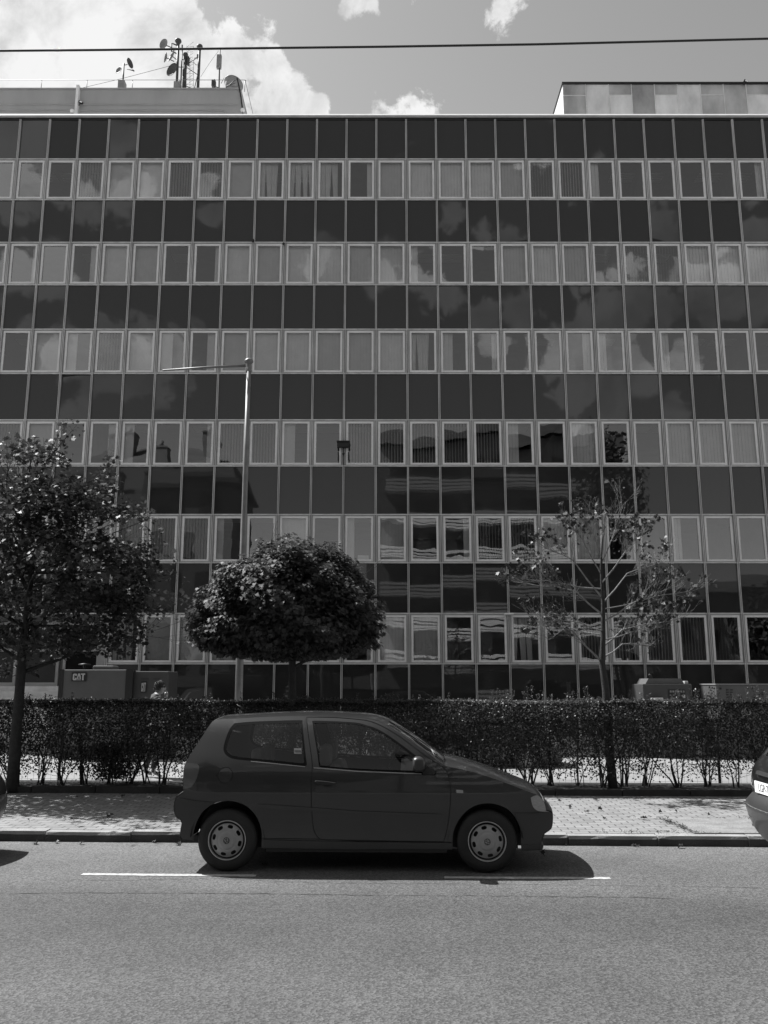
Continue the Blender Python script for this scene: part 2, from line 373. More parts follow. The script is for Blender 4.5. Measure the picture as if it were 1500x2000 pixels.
# ------------------------------------------------------------------ the office building
BAY = 1.1; YF = 26.2636*BAY; X0 = -.257*BAY; FH = 3.026*BAY; WH = 1.4918*BAY; ZT = EYE+17.2403*BAY   # ZT: top of upper window row
def mx_(m): return (m-12)*BAY+X0
mat('aluminium', .60, .42, .22, 1.2, metal=.35, stretch=(3,3,.6)); mat('aluminium_dull', .42, .5, .25, 1.0, metal=.3)
mat('sash', .74, .45, .12, 1.5, metal=.1)
mat('gap', .02, .8); mat('room', .16, .9, .2, 1); mat('ceiling', .5, .9)
mat('blind', .9, .8, .06, 3); mat('blind_pale', .68, .8, .06, 3); mat('blind_grey', .72, .8, .1, 3); mat('curtain', .75, .85, .1, 2)
mat('render_wall', .38, .9, .14, .7, bump=.2, bscale=8, stretch=(1,1,.4)); mat('coping', .8, .5, .1, 2)
mat('paper', .85, .8); mat('plant', .03, .6)
GL = glass_mat('window_glass', tint=.95, ior=1.62, wav=.0030, wscale=1.15, boost=3.0)
SPM = glass_mat('spandrel_glass', ior=1.5, wav=.0024, wscale=.8, boost=1.25, rough=.02, base=.027)
bld = empty('office_building', (0, YF, 0))
tag(bld, 'long six storey office block with a gridded facade of windows and dark glass panels', 'building')
def bobj(b, name, mats, parent=None, **k):      # facade meshes are written in world coordinates, origin moved to the building
    o = b.build(name, mats, parent or bld, **k); return o
MLO, MHI = -7, 31                # mullion index range built
REC = 4                          # entrance recess lies left of this mullion below row 5's window head
ztop = ZT+1.62
rows_z = [(ZT-i*FH-WH, ZT-i*FH) for i in range(6)]      # window rows (bottom, top)
rec_z = rows_z[5][1]
# local frame: x, y relative to facade plane, z
for m in range(MLO, MHI+1):
    b = MB(); z0 = .05 if m >= REC else rec_z
    x = mx_(m)+random.uniform(-.004, .004)
    for sx in (-1, 1):
        b.cur = 0; xa = x+sx*.011; xb = x+sx*.030; b.box((xa, -.075, z0), (xb, .02, ztop))
    b.cur = 1; b.box((x-.011, -.035, z0), (x+.011, .02, ztop))
    bobj(b, 'mullion', [MATS['aluminium'], MATS['gap']])
# horizontal transoms: at each window head and sill
levels = []
for (a, c) in rows_z: levels += [a, c]
for z in levels:
    b = MB(); b.cur = 0; b.box((mx_(MLO), -.050, z-.02), (mx_(MHI), .03, z+.016))
    if z == rows_z[5][0]: b = MB(); b.box((mx_(REC), -.050, z-.02), (mx_(MHI), .03, z+.016))
    bobj(b, 'transom', [MATS['aluminium']])
# spandrels
sp_rows = [(ZT+.02, ztop)]+[(rows_z[i+1][1]+.0, rows_z[i][0]) for i in range(5)]+[(.05, rows_z[5][0])]
stuff = MB(); spand = []
for r, (z0, z1) in enumerate(sp_rows):
    for m in range(MLO, MHI):
        if r == 6 and m < REC: continue
        xc = mx_(m)+BAY/2; zc = (z0+z1)/2; hw = BAY/2-.03; hh = (z1-z0)/2-.012
        tx, tz = random.gauss(0, .006), random.gauss(0, .006)
        if random.random() < .14: tx += random.choice((-1, 1))*.03
        vs = [(xc+sx*hw, .0+sx*hw*tz+sz*hh*tx, zc+sz*hh) for sx, sz in ((-1,-1),(1,-1),(1,1),(-1,1))]
        vis = 0 <= m <= 24
        if vis and r >= 3 and (r < 6 or m >= 4): b = MB(); b.add(vs, [(0,1,2,3)]); spand.append(b)
        else: stuff.add(vs, [(0,1,2,3)])
for b in spand: bobj(b, 'spandrel_panel', SPM)
tag(bobj(stuff, 'spandrel_panel', SPM), kind='stuff')
bk = MB()                                  # dark wall behind spandrels + storey slabs, core wall, partitions
for r, (z0, z1) in enumerate(sp_rows):
    bk.cur = 0; xa = mx_(REC) if r == 6 else mx_(MLO); bk.box((xa, .03, z0+.01), (mx_(MHI), .10, z1-.01))
    if r < 6: bk.cur = 1; bk.box((mx_(MLO), .101, z0+.15), (mx_(MHI), 6, z0+.30))
    bk.cur = 1
bk.cur = 1; bk.box((mx_(MLO), 6, .05), (mx_(MHI), 6.2, ztop-.1))
for i in range(6):
    for m in range(MLO, MHI, 3):
        off = random.choice((0, 0, 1)); x = mx_(m+off)
        if i == 5 and m+off <= REC: continue
        bk.box((x-.05, .30, rows_z[i][0]-.4), (x+.05, 6, rows_z[i][1]+.2))
bobj(bk, 'interior', [MATS['gap'], MATS['room']])
lb = MB()                                  # ceiling lamps seen through the open panes (unlit louvres)
for i in range(6):
    for m in range(0, 26):
        if random.random() < .45:
            x = mx_(m)+.55; z = rows_z[i][1]+.05
            for q in range(4): lb.box((x-.45, .9+q*.16, z-.06), (x+.45, .98+q*.16, z-.02))
bobj(lb, 'ceiling_lamps', MATS['ceiling'])
CODES = ["DDDVCCVVCKKKRCCCCCVVLDDDDRC", "DRDRCCDRCCCCCCLDDCCCDVVCCCC", "CDCLVCLRCCCCCCKLRDDRLDLLDDC",
         "CVCDRLDRVVLDVVVVVLDCDDCCCCC", "CCCCCVVVLDCDLCDRVVCCRDLDDCC", "CCCCCKCCCCCDRCCDDKDVVVVVDDC"]
def blind_geo(b, code, xa, xb, za, zb):
    y = .13
    def sheet_(x0, x1, y=y, saw=.012, n=None):
        n = n or max(2, int((x1-x0)/.105)); vs = []
        for i in range(n):
            a_, c_ = x0+(x1-x0)*i/n, x0+(x1-x0)*(i+1)/n; d = saw*random.uniform(.5, 1.5)
            b.add([(a_, y, za), (c_-.002, y+d, za), (c_-.002, y+d, zb), (a_, y, zb)], [(0,1,2,3)])
    if code == 'C': b.cur = random.choice((0, 3)); sheet_(xa, xb)
    elif code == 'V':
        b.cur = 1; n = 9; an = R(random.uniform(56, 74))
        for i in range(n):
            x = xa+(xb-xa)*(i+.5)/n; dx, dy = .055*math.cos(an), .055*math.sin(an); j = random.uniform(-.008, .008)
            b.add([(x-dx+j, y-dy, za), (x+dx+j, y+dy, za), (x+dx, y+dy, zb), (x-dx, y-dy, zb)], [(0,1,2,3)])
    elif code == 'K':
        b.cur = 2; n = 4; x = xa
        for i in range(n):
            w_ = (xb-xa)/n; g = random.uniform(.04, .10); sh = random.uniform(-.05, .05)
            m_ = 5
            for q in range(m_):
                f0, f1 = q/m_, (q+1)/m_; yy = y+.02*(q % 2); y2 = y+.02*((q+1) % 2)
                b.add([(x+g/2+(w_-g)*f0+sh, yy, za), (x+g/2+(w_-g)*f1+sh, y2, za), (x+w_*f1, y2, zb), (x+w_*f0, yy, zb)], [(0,1,2,3)])
            x += w_
            if i == 2 and random.random() < .6: break
    elif code == 'L': b.cur = 0; sheet_(xa, xa+(xb-xa)*random.uniform(.28, .5))
    elif code == 'R': b.cur = 0; sheet_(xb-(xb-xa)*random.uniform(.2, .4), xb)
def window_geo(fb, pb, bb, m, r, code):
    z0, z1 = rows_z[r]; z0 += .016; z1 -= .02; xa, xb = mx_(m)+.036, mx_(m+1)-.036
    def ring(b, xa, xb, za, zb, w_, y0, y1):
        b.box((xa, y0, za), (xa+w_, y1, zb)); b.box((xb-w_, y0, za), (xb, y1, zb))
        b.box((xa+w_, y0, za), (xb-w_, y1, za+w_)); b.box((xa+w_, y0, zb-w_), (xb-w_, y1, zb))
    fb.cur = 0; ring(fb, xa, xb, z0, z1, .050, -.012, .04)
    fb.cur = 1; e = .047; ring(fb, xa+e, xb-e, z0+e*.6, z1-e*.9, .068, -.038, .03)
    e += .062; tx, tz = random.gauss(0, .004), random.gauss(0, .004)
    xc, zc, hw, hh = (xa+xb)/2, (z0+z1)/2, (xb-xa)/2-e, (z1-z0)/2-e+.02
    pb.add([(xc+sx*hw, .002+sx*hw*tz+sz*hh*tx, zc+sz*hh) for sx, sz in ((-1,-1),(1,-1),(1,1),(-1,1))], [(0,1,2,3)])
    blind_geo(bb, code, xa+.06, xb-.06, z0+.03, z1-.03)
FM = [MATS['aluminium_dull'], MATS['sash']]; BM = [MATS['blind'], MATS['blind_grey'], MATS['curtain'], MATS['blind_pale']]
sf, sp_, sb = MB(), MB(), MB()
for r in range(6):
    for m in range(MLO, MHI):
        if r == 5 and m < REC: continue
        wi = m+1; code = CODES[r][wi] if 0 <= wi < 27 else random.choice('CCCVD')
        if 0 <= m <= 24 and r >= 2:
            f, p, b = MB(), MB(), MB(); window_geo(f, p, b, m, r, code)
            wob = bobj(f, 'window', FM)
            p.build('pane', GL, wob)
            if b.f: b.build('blind', BM, wob)
        else: window_geo(sf, sp_, sb, m, r, code)
wob = bobj(sf, 'window', FM); tag(wob, kind='stuff')
sp_.build('pane', GL, wob); sb.build('blind', BM, wob)
pp = MB(); wm = mx_(11)                     # sheet of paper on the sill of row 5's window, plant of the top row
pp.add([(wm+.48, .06, rows_z[4][0]+.10), (wm+.88, .06, rows_z[4][0]+.10), (wm+.86, .10, rows_z[4][0]+.27), (wm+.5, .10, rows_z[4][0]+.27)], [(0,1,2,3)])
bobj(pp, 'paper', MATS['paper'])
# top fascia, coping, body above and sides
tb = MB(); tb.cur = 0; tb.box((mx_(MLO), -.02, ztop), (mx_(MHI), .3, ztop+.10)); tb.cur = 1
tb.prism([(-.14, ztop+.10), (-.15, ztop+.112), (-.085, ztop+.20), (.6, ztop+.20), (.6, ztop+.10)], mx_(MLO)-.1, mx_(MHI)+.1, lambda u, v, d: (d, u, v))
tb.cur = 0
bobj(tb, 'roof_edge', [MATS['gap'], MATS['coping']], fixn=True)
rb = MB(); rb.box((mx_(MLO), .6, ztop-.3), (mx_(MHI), 16, ztop-.05)); rb.box((mx_(MLO)-.1, .02, 0), (mx_(MLO), 16, ztop)); rb.box((mx_(MHI), .02, 0), (mx_(MHI)+.1, 16, ztop)); rb.box((mx_(MLO), 15.8, 0), (mx_(MHI), 16, ztop-.3))
bobj(rb, 'roof', MATS['render_wall'])
# rooftop plant room at the left: rendered wall with slanted end, pipes, pilaster
def rel(p): return (p.x, p.y-YF, p.z)
YL = YF+3.0
a = pix(0, 176, YL); tr = pix(470, 178, YL); brp = pix(483.5, 228, YL); zt = a.z+.02
lw = MB(); xl = mx_(MLO)
prof = [(xl, ztop-.3), (brp.x, ztop-.3), (tr.x, zt), (xl, zt)]
lw.prism([(x, z) for x, z in prof], 3.0, 9.0, lambda u, v, d: (u, d, v))
lw.box((xl, 2.94, zt), (tr.x+.02, 9.05, zt+.05))
pr = bobj(lw, 'plant_room', MATS['render_wall'], fixn=True)
lp = MB(); q = pix(151, 200, YL-.12); lp.box((q.x-.07, 2.82, ztop-.2), (q.x+.04, 3.0, zt+.1)); 
lp.build('pilaster', MATS['coping'], pr)
pi = MB()
for yy in (205, 216):
    z = pix(300, yy, YL).z; pi.tube([(xl, 2.95, z), (brp.x-(.45 if yy == 205 else 1.0), 2.95, z-.03)], .015, 5)
    if yy == 216: pi.tube([(brp.x-1.0, 2.95, z-.03), (brp.x-.9, 2.95, z-.1), (brp.x-.9, 2.95, ztop)], .015, 5)
pi.build('pipe', MATS['aluminium_dull'], pr)
cb = MB(); p0, p1, p2 = pix(463, 152, YL-.05), pix(470, 185, YL-.05), pix(474, 215, YL-.05); cb.tube([rel(p0), rel(p1), rel(p2)], .03, 6)
cb.build('cable', MATS['gap'], pr)
# rooftop volume at the right: metal sheet cladding
mat('zinc_a', .72, .5, .22, 1.3, metal=.3, stretch=(1,1,.5)); mat('zinc_b', .42, .5, .38, 1.0, metal=.3, stretch=(1,1,.5)); mat('zinc_side', .62, .6, .1)
YR = YF+1.6
xl_ = pix(1100, 190, YR).x; zt = pix(1100, 164, YR).z; xr = mx_(MHI)
zb = MB(); zb.cur = 2; zb.box((xl_, 1.64, ztop-.3), (xr, 6.5, zt-.02)); zb.cur = 3; zb.box((xl_-.04, 1.52, zt-.02), (xr, 6.5, zt+.04))
n = 0; x = xl_
while x < xr:
    x1 = x+.90+random.uniform(-.01, .01); split = n % 2 == 0; zz = pix(1100, 186, YR).z+random.uniform(-.02, .02)
    zb.cur = n % 3 == 0 and 1 or (0 if random.random() < .6 else 1)
    if split: zb.box((x+.008, 1.60, ztop-.3), (x1-.008, 1.64, zz-.006)); zb.cur = 1; zb.box((x+.008, 1.595, zz+.006), (x1-.008, 1.64, zt-.03)); zb.cur = 0; zb.box((x+.01, 1.58, zz-.012), (x1-.01, 1.60, zz+.012))
    else: zb.box((x+.008, 1.60, ztop-.3), (x1-.008, 1.64, zt-.03))
    zb.cur = 0; zb.box((x1-.022, 1.57, ztop-.3), (x1+.006, 1.64, zt-.03)); zb.cur = 3; zb.box((x1+.006, 1.60, ztop-.3), (x1+.02, 1.645, zt-.03)); x = x1; n += 1
bobj(zb, 'rooftop_cladding', [MATS['zinc_a'], MATS['zinc_b'], MATS['zinc_side'], MATS['gap']])
# entrance recess at the lower left: back wall, glazed doors, columns, steps
mat('pale_wall', .3, .85, .15, 1.5); mat('step_stone', .6, .85, .25, 2)
xr0 = mx_(REC)
eb_ = MB(); eb_.cur = 0
eb_.box((mx_(MLO), 3.62, .05), (xr0, 3.8, rec_z))          # back wall
eb_.box((xr0+.001, .03, .05), (xr0+.15, 3.8, rec_z)); eb_.box((mx_(MLO), .02, rec_z-.02), (xr0+.1, 3.8, rec_z+.15))
eb_.box((xr0-.32, -.05, .05), (xr0-.02, .25, rec_z-.02))
bobj(eb_, 'entrance_recess', MATS['pale_wall'])
FLZ = 1.66
for i in range(3):
    x = xr0-2.0-i*1.55
    d = MB(); d.cur = 0; zt_ = rec_z-.05
    for (a_, c_) in (((x-.7, 3.50, FLZ), (x-.6, 3.6, zt_)), ((x+.6, 3.50, FLZ), (x+.7, 3.6, zt_)), ((x-.6, 3.50, zt_-.1), (x+.6, 3.6, zt_)), ((x-.6, 3.5, FLZ), (x+.6, 3.6, FLZ+.13)), ((x-.6, 3.5, FLZ+1.25), (x+.6, 3.6, FLZ+1.35))): d.box(a_, c_)
    dd = bobj(d, 'entrance_door', MATS['sash'])
    g = MB(); g.add([(x-.6, 3.55, FLZ+.13), (x+.6, 3.55, FLZ+.13), (x+.6, 3.55, zt_-.1), (x-.6, 3.55, zt_-.1)], [(0,1,2,3)]); g.build('pane', SPM, dd)
for i in range(10):
    s_ = MB(); y0 = -3.1+i*.31; s_.box((mx_(MLO), y0, .02), (xr0-.4, y0+(.31 if i < 9 else 3.9), .225+i*.1594)); bobj(s_, 'step', MATS['step_stone'], bevel=.012)
# ------------------------------------------------------------------ across the street (seen only in the reflections)
mat('opp_wall', .16, .9, .15, .5); mat('opp_dark', .05, .4); mat('opp_band', .6, .7, .1, 1); mat('opp_roof', .10, .9, .2, 1)
def opposite_block():
    root = empty('apartment_block', (0, -13.5, 0)); tag(root, 'tall flats with white balcony parapets mirrored in the middle of the facade', 'apartment building')
    b = MB(); b.box((-.6, -12, 0), (19.5, 0, 21.6)); b.build('wall', MATS['opp_wall'], root)
    for k in range(7):
        z = 3.0+k*2.95
        if z+1 > 21.5: break
        b = MB()
        for q in range(3): b.box((.2, 1.25, z+q*.32), (18.9, 1.32, z+q*.32+.20))
        b.box((.2, 0.01, z-.18), (18.9, 1.3, z-.03)); b.build('balcony', MATS['opp_band'], root)
        w_ = MB()
        for i in range(7): w_.box((1.0+i*2.6, .01, z+.0), (2.7+i*2.6, .05, z+2.1))
        w_.build('window', MATS['opp_dark'], root)
    r_ = MB()
    n = 24; vs = []
    for i in range(n+1):
        x = -1+21*i/n; vs += [(x, .9, 21.6), (x, .9, 22.2+.5*abs(math.sin(i*.8))), (x, -12, 22.4)]
    r_.add(vs, [(3*i+j, 3*i+3+j, 3*i+4+j, 3*i+1+j) for i in range(n) for j in range(2)]); r_.build('roof', MATS['opp_roof'], root)
opposite_block()
def opposite_house():
    root = empty('town_house', (0, -16, 0)); tag(root, 'older chimneyed house across the street mirrored at the left of the facade', 'house')
    b = MB(); b.box((-27, -12, 0), (-13.5, 0, 19.5)); b.box((-50,-12,0),(-27,0,14)); b.build('wall', MATS['opp_wall'], root)
    r_ = MB(); r_.add([(-27.6,.8,19.4),(-12.9,.8,19.4),(-14.5,-6,23.2),(-26,-6,23.2),(-27.6,-12.8,19.4),(-12.9,-12.8,19.4)], [(0,1,2,3),(3,2,5,4),(1,5,2),(0,3,4)])
    r_.box((-27.9, .2, 19.0), (-12.6, .9, 19.38)); rf = r_.build('roof', MATS['opp_roof'], root)
    for x in (-24.5, -21.0, -15.9):
        c = MB(); c.box((x-.6, -5, 20.5), (x+.6, -3.6, 24.0)); c.box((x-.7, -5.1, 24.0), (x+.7, -3.5, 24.2)); c.tube([(x, -4.3, 24.2), (x, -4.3, 24.9)], .22, 8); c.build('chimney', MATS['opp_wall'], rf)
    for k in range(5):
        for i in range(5):
            w_ = MB(); w_.box((-26+i*2.6, .01, 2.2+k*3.4), (-24.7+i*2.6, .05, 4.2+k*3.4)); w_.build('window', MATS['opp_dark'], root)
opposite_house()
def added_low_block(x0, x1, h, label):  # unseen low block, added to darken reflections in the lower windows
    root = empty('added_block', ((x0+x1)/2, -13.5, 0)); root.location = (0, -13.5, 0); tag(root, label, 'building')
    b = MB(); b.box((x0, -9, 0), (x1, 0, h)); b.build('wall', MATS['opp_wall'], root)
    r_ = MB(); r_.prism([(.5, h), (-4.5, h+1.6), (-9.5, h)], x0-.3, x1+.3, lambda u, v, d: (d, u, v)); r_.build('roof', MATS['opp_roof'], root, fixn=True)
    for k in range(int(h//3.2)):
        for i in range(int((x1-x0-1)//2.4)):
            w_ = MB(); w_.box((x0+1+i*2.4, .01, 1+k*3.2), (x0+2.4+i*2.4, .05, 2.8+k*3.2)); w_.build('window', MATS['opp_dark'], root)
added_low_block(-13.3, -.8, 8.2, 'low block added across the street to darken the reflections between house and flats')
added_low_block(19.8, 44, 9.5, 'low block added across the street to darken the reflections right of the flats')
# ------------------------------------------------------------------ foliage
LM_HEDGE = leaf_mat('hedge_leaf', .036, .5, .25, .5, .30)
LM_SUNLIT = leaf_mat('sunlit_leaf', .085, .45, .4, .45, .35)  # paler leaf colour paints sunlight onto the top of the hedge
LM_MAPLE = leaf_mat('maple_leaf', .055, .5, .22, .5, .28)
LM_DENSE = leaf_mat('dense_leaf', .078, .35, .22, .55, .32)
LM_DRY = leaf_mat('dry_leaf', .032, .5, .4, .5, .3)
mat('bark', .03, .9, .35, 12, bump=.8, bscale=40); mat('bark_sunlit', .2, .8, .35, 14, bump=.6, bscale=50)  # second bark is paler, sunlight on limbs and twigs put into the colour
OVAL = [(-.5,0),(-.2,.26),(.2,.26),(.5,0),(.2,-.26),(-.2,-.26)]
MAPLE = [(-.45,-.04),(-.30,.18),(-.46,.42),(-.12,.34),(.02,.52),(.14,.30),(.50,.30),(.30,.12),(.62,0),(.30,-.12),(.50,-.30),(.14,-.30),(.02,-.52),(-.12,-.34),(-.46,-.42),(-.30,-.18)]
def blob_noise(P, seed, fr=1.0):
    r = np.random.default_rng(seed); out = np.zeros(len(P))
    for k in range(14):
        f = r.normal(size=3)*fr*(1+k*.35); out += np.sin(P @ f+r.uniform(0, 6.28))/(1+k*.3)
    return out/3.0
# --- hedge
def hedge():
    root = empty('hedge', (0, 14.35, .12), -PSI); tag(root, 'long clipped dark hedge with bare stems at its foot between pavement and yard', 'hedge')
    s0, s1 = -11.5, 11.5; T0, T1, ZB, ZTP = -.52, .55, .12, 1.33
    def dens(n, u=None): return rng.uniform(s0, s1, n)
    # front face + top + back shells, then interior
    parts = []
    n = 62000; P = np.stack([dens(n), np.full(n, T0)+abs(rng.normal(0, .07, n)), ZB+.0+(ZTP-ZB)*rng.uniform(0, 1, n)**.8], 1); parts.append((P, (0, -1, .35)))
    n = 40000; P = np.stack([dens(n), rng.uniform(T0, T1, n), ZTP-abs(rng.normal(0, .05, n))], 1); parts.append((P, (0, -.1, 1)))
    n = 16000; P = np.stack([dens(n), np.full(n, T1)-abs(rng.normal(0, .07, n)), rng.uniform(.5, ZTP, n)], 1); parts.append((P, (0, 1, .3)))
    n = 75000; P = np.stack([dens(n), rng.uniform(T0, T1, n), ZB+(ZTP-ZB)*rng.uniform(.0, 1, n)**.75], 1); parts.append((P, (0, -.3, .5)))
    P = np.concatenate([q[0] for q in parts]); B = np.concatenate([np.tile(np.array(q[1], float), (len(q[0]), 1)) for q in parts])
    sx0 = gpt(305, 1530, .13)[0]; k = 5200; PE = np.stack([rng.normal(sx0, .17, k), rng.uniform(T0, T1, k), rng.uniform(ZB, ZB+.55, k)], 1)
    bn = blob_noise(P*np.array([1, 1, 1]), 3, 2.6)
    # undulating surface
    P[:, 1] += np.where(P[:, 1] < 0, .07, -.04)*blob_noise(P, 8, 2.2); P[:, 2] += (.028*blob_noise(P, 5, 1.8)+.02*blob_noise(P, 6, 6.0))*(P[:, 2] > 1.0)
    fz = np.clip((P[:, 2]-(ZTP-.30))/.30, 0, 1)**2*.26; P[:, 1] = np.where(P[:, 1] < T0+.30, np.maximum(P[:, 1], T0+fz+rng.uniform(-.02, .06, len(P))), P[:, 1])
    # foliage thins out towards the foot, leaving stems
    zrel = (P[:, 2]-ZB)/(ZTP-ZB); lim = .34+.16*blob_noise(P*np.array([1, .3, .2]), 11, 3.2)
    keep = (zrel > lim) | (rng.uniform(0, 1, len(P)) < np.clip((zrel/lim), 0, 1)**.75*.95*(bn > -.6))
    P, B = np.concatenate([P[keep], PE]), np.concatenate([B[keep], np.tile(np.array([0, -.6, .5]), (k, 1))]); n = len(P)
    Nn = B+rng.normal(0, .75, (n, 3)); sz = rng.uniform(.024, .046, n)
    leaves(P, Nn, sz, OVAL, LM_HEDGE, 'foliage', root)
    k = 15000; PG = np.stack([dens(k), rng.uniform(T0-.04, T1, k), ZTP+abs(rng.normal(0, .018, k))-.012], 1); PG[:, 2] += .028*blob_noise(PG*[1, 1, .92], 5, 1.8)
    k = 23000; q_ = rng.uniform(0, 1, 8000)**1.6; zz_ = ZTP+.01-.27*q_; fz = np.clip((zz_-(ZTP-.30))/.30, 0, 1)**2*.26; PG = np.concatenate([PG, np.stack([dens(8000), T0+fz-.03+rng.uniform(-.02, .03, 8000), zz_], 1)])
    leaves(PG, np.array([0, -.15, 1.])+rng.normal(0, .6, (k, 3)), rng.uniform(.02, .038, k), OVAL, LM_SUNLIT, 'sunlit_top', root)  # extra leaf layer coloured as the sunlit band along the top
    # sprigs standing above the clipped top
    SP, SN = [], []; tw = MB()
    for i in range(150):
        s = rng.uniform(-9, 9) if i < 90 else (rng.uniform(1.6, 3.3) if i < 115 else rng.uniform(4.6, 6.6)); t = rng.uniform(T0, T1); h = rng.uniform(.05, .14)*(1.0 if i < 90 else 1.7)
        tw.tube([(s, t, ZTP-.05), (s+rng.normal(0, .02), t, ZTP+h)], .003, 3)
        for k in range(int(5+h*50)): SP.append((s+rng.normal(0, .014), t+rng.normal(0, .014), ZTP+h*rng.uniform(.1, 1.05))); SN.append(rng.normal(size=3)+[0, 0, .6])
    leaves(np.array(SP), np.array(SN), rng.uniform(.022, .04, len(SP)), OVAL, LM_SUNLIT, 'shoots', root)
    # stems: bushes fanning up from the foot
    sb_ = MB(); s = s0
    while s < s1:
        nst = random.randint(4, 9); tb_ = random.uniform(-.25, .1)
        for k in range(nst):
            a0 = random.uniform(-.06, .06); dx = random.gauss(0, .22); h = random.uniform(.6, 1.0); r0 = random.uniform(.006, .017)
            p0 = Vector((s+a0, tb_+random.uniform(-.05, .05), .0)); pts = [p0]
            for q in range(1, 5):
                f = q/4; pts.append(Vector((s+a0+dx*f**1.2+random.gauss(0, .012), tb_+random.gauss(0, .05)*f, h*f)))
            sb_.tube(pts, [r0*(1-.5*q/4) for q in range(5)], 5, False)
            for q in range(4):
                b0 = pts[random.randint(1, 3)]; sb_.tube([b0, b0+Vector((random.gauss(0, .12), random.gauss(0, .08), random.uniform(.03, .22)))], [r0*.4, r0*.2], 3, False)
        s += random.uniform(.22, .48)
    tag(sb_.build('stem', MATS['bark'], root), kind='stuff')
    tag(tw.build('twigs', MATS['bark'], root), kind='stuff')
hedge()
def street_tree(x, y, h, r, label):
    root = empty('street_tree', (x, y, 0)); tag(root, label, 'tree', 'trees across the street mirrored in the facade')
    t = MB(); t.tube([(0,0,0),(.05,0,h*.4),(0,0,h*.8)], [.16,.12,.05], 8); t.build('trunk', MATS['bark'], root)
    P, D = crown_points(4200, (0,0,h*.66), (r, r, h*.36), int(abs(x)*7)+3, .5, 0, 1.8, .3); leaves(P, D+rng.normal(0, .5, P.shape), rng.uniform(.3, .55, len(P)), OVAL, LM_MAPLE, 'crown', root)
# --- wire mesh fence behind the hedge
def wire_fence():
    root = empty('wire_fence', (0, 15.02, .10), -PSI); tag(root, 'low wire mesh fence seen through the bare foot of the hedge', 'fence')
    b = MB(); w_ = .0022
    for k in range(9):
        z = .05+k*.125; n = 90; pts = [(-11.5+23*i/n, .012*math.sin(i*1.3+k), z+.006*math.sin(i*.9+k*2)) for i in range(n+1)]; b.tube(pts, w_, 3, False)
    s = -11.5
    while s < 11.5:
        j = random.uniform(-.02, .02); b.tube([(s, 0, 0), (s+j, random.uniform(-.01, .01), .5), (s+random.uniform(-.02, .02), 0, 1.08)], w_, 3, False); s += .10+random.uniform(-.006, .006)
    b.build('wire_mesh', mat('rusty_wire', .05, .7, .3, 5), root)
    for k in range(9):
        p = MB(); p.tube([(-11+k*2.75, .04, -.05), (-11+k*2.75, .04, 1.12)], .025, 8); p.build('post', MATS['bark'], root)
wire_fence()
# --- trees
def grow(b, p, d, ln, r, lvl, tips, spread=.6, up=.15, seg=4, thin=.62, kids=(2, 3)):
    pts = [Vector(p)]; rads = [r]; d = Vector(d).normalized()
    for i in range(seg):
        d = (d+Vector((random.gauss(0, .10), random.gauss(0, .10), random.gauss(0, .06)+up*.25))).normalized()
        pts.append(pts[-1]+d*ln/seg); rads.append(max(.0016, r*(1-.5*(i+1)/seg)))
    b.tube(pts, rads, 7 if r > .03 else (5 if r > .01 else 4), False)
    if lvl <= 0 or ln < .08:
        tips.append((pts[-1], d)); 
        if seg > 2: tips.append((pts[-2], d))
        return
    n = random.randint(*kids)
    for k in range(n+1):
        q = pts[-1] if k == 0 else pts[random.randint(1, seg)]
        a = d.orthogonal().normalized(); a.rotate(Matrix.Rotation(random.uniform(0, 6.28), 3, d))
        nd = (d+a*(spread*random.uniform(.5, 1.3)) if k else d+a*spread*.3).normalized()
        grow(b, q, nd, ln*random.uniform(.55, .82), max(.0018, rads[-1]*(.9 if k == 0 else .7)), lvl-1, tips, spread, up, max(2, seg-1), thin, kids)
def crown_points(n, c, rad, seed, shell=.55, flat=0.0, fr=1.5, amp=.22):
    """points in a lumpy ellipsoid; outer part denser"""
    c = np.array(c); rad = np.array(rad); out = []
    r = np.random.default_rng(seed)
    d = r.normal(size=(n*3, 3)); d /= np.linalg.norm(d, axis=1, keepdims=True)
    lump = 1+amp*blob_noise(d*2.2, seed+1, fr)
    rr = r.uniform(shell**3, 1, n*3)**(1/3)*lump
    P = d*rr[:, None]
    k = P[:, 2] > -1+flat
    P = P[k][:n]; return c+P*rad, P
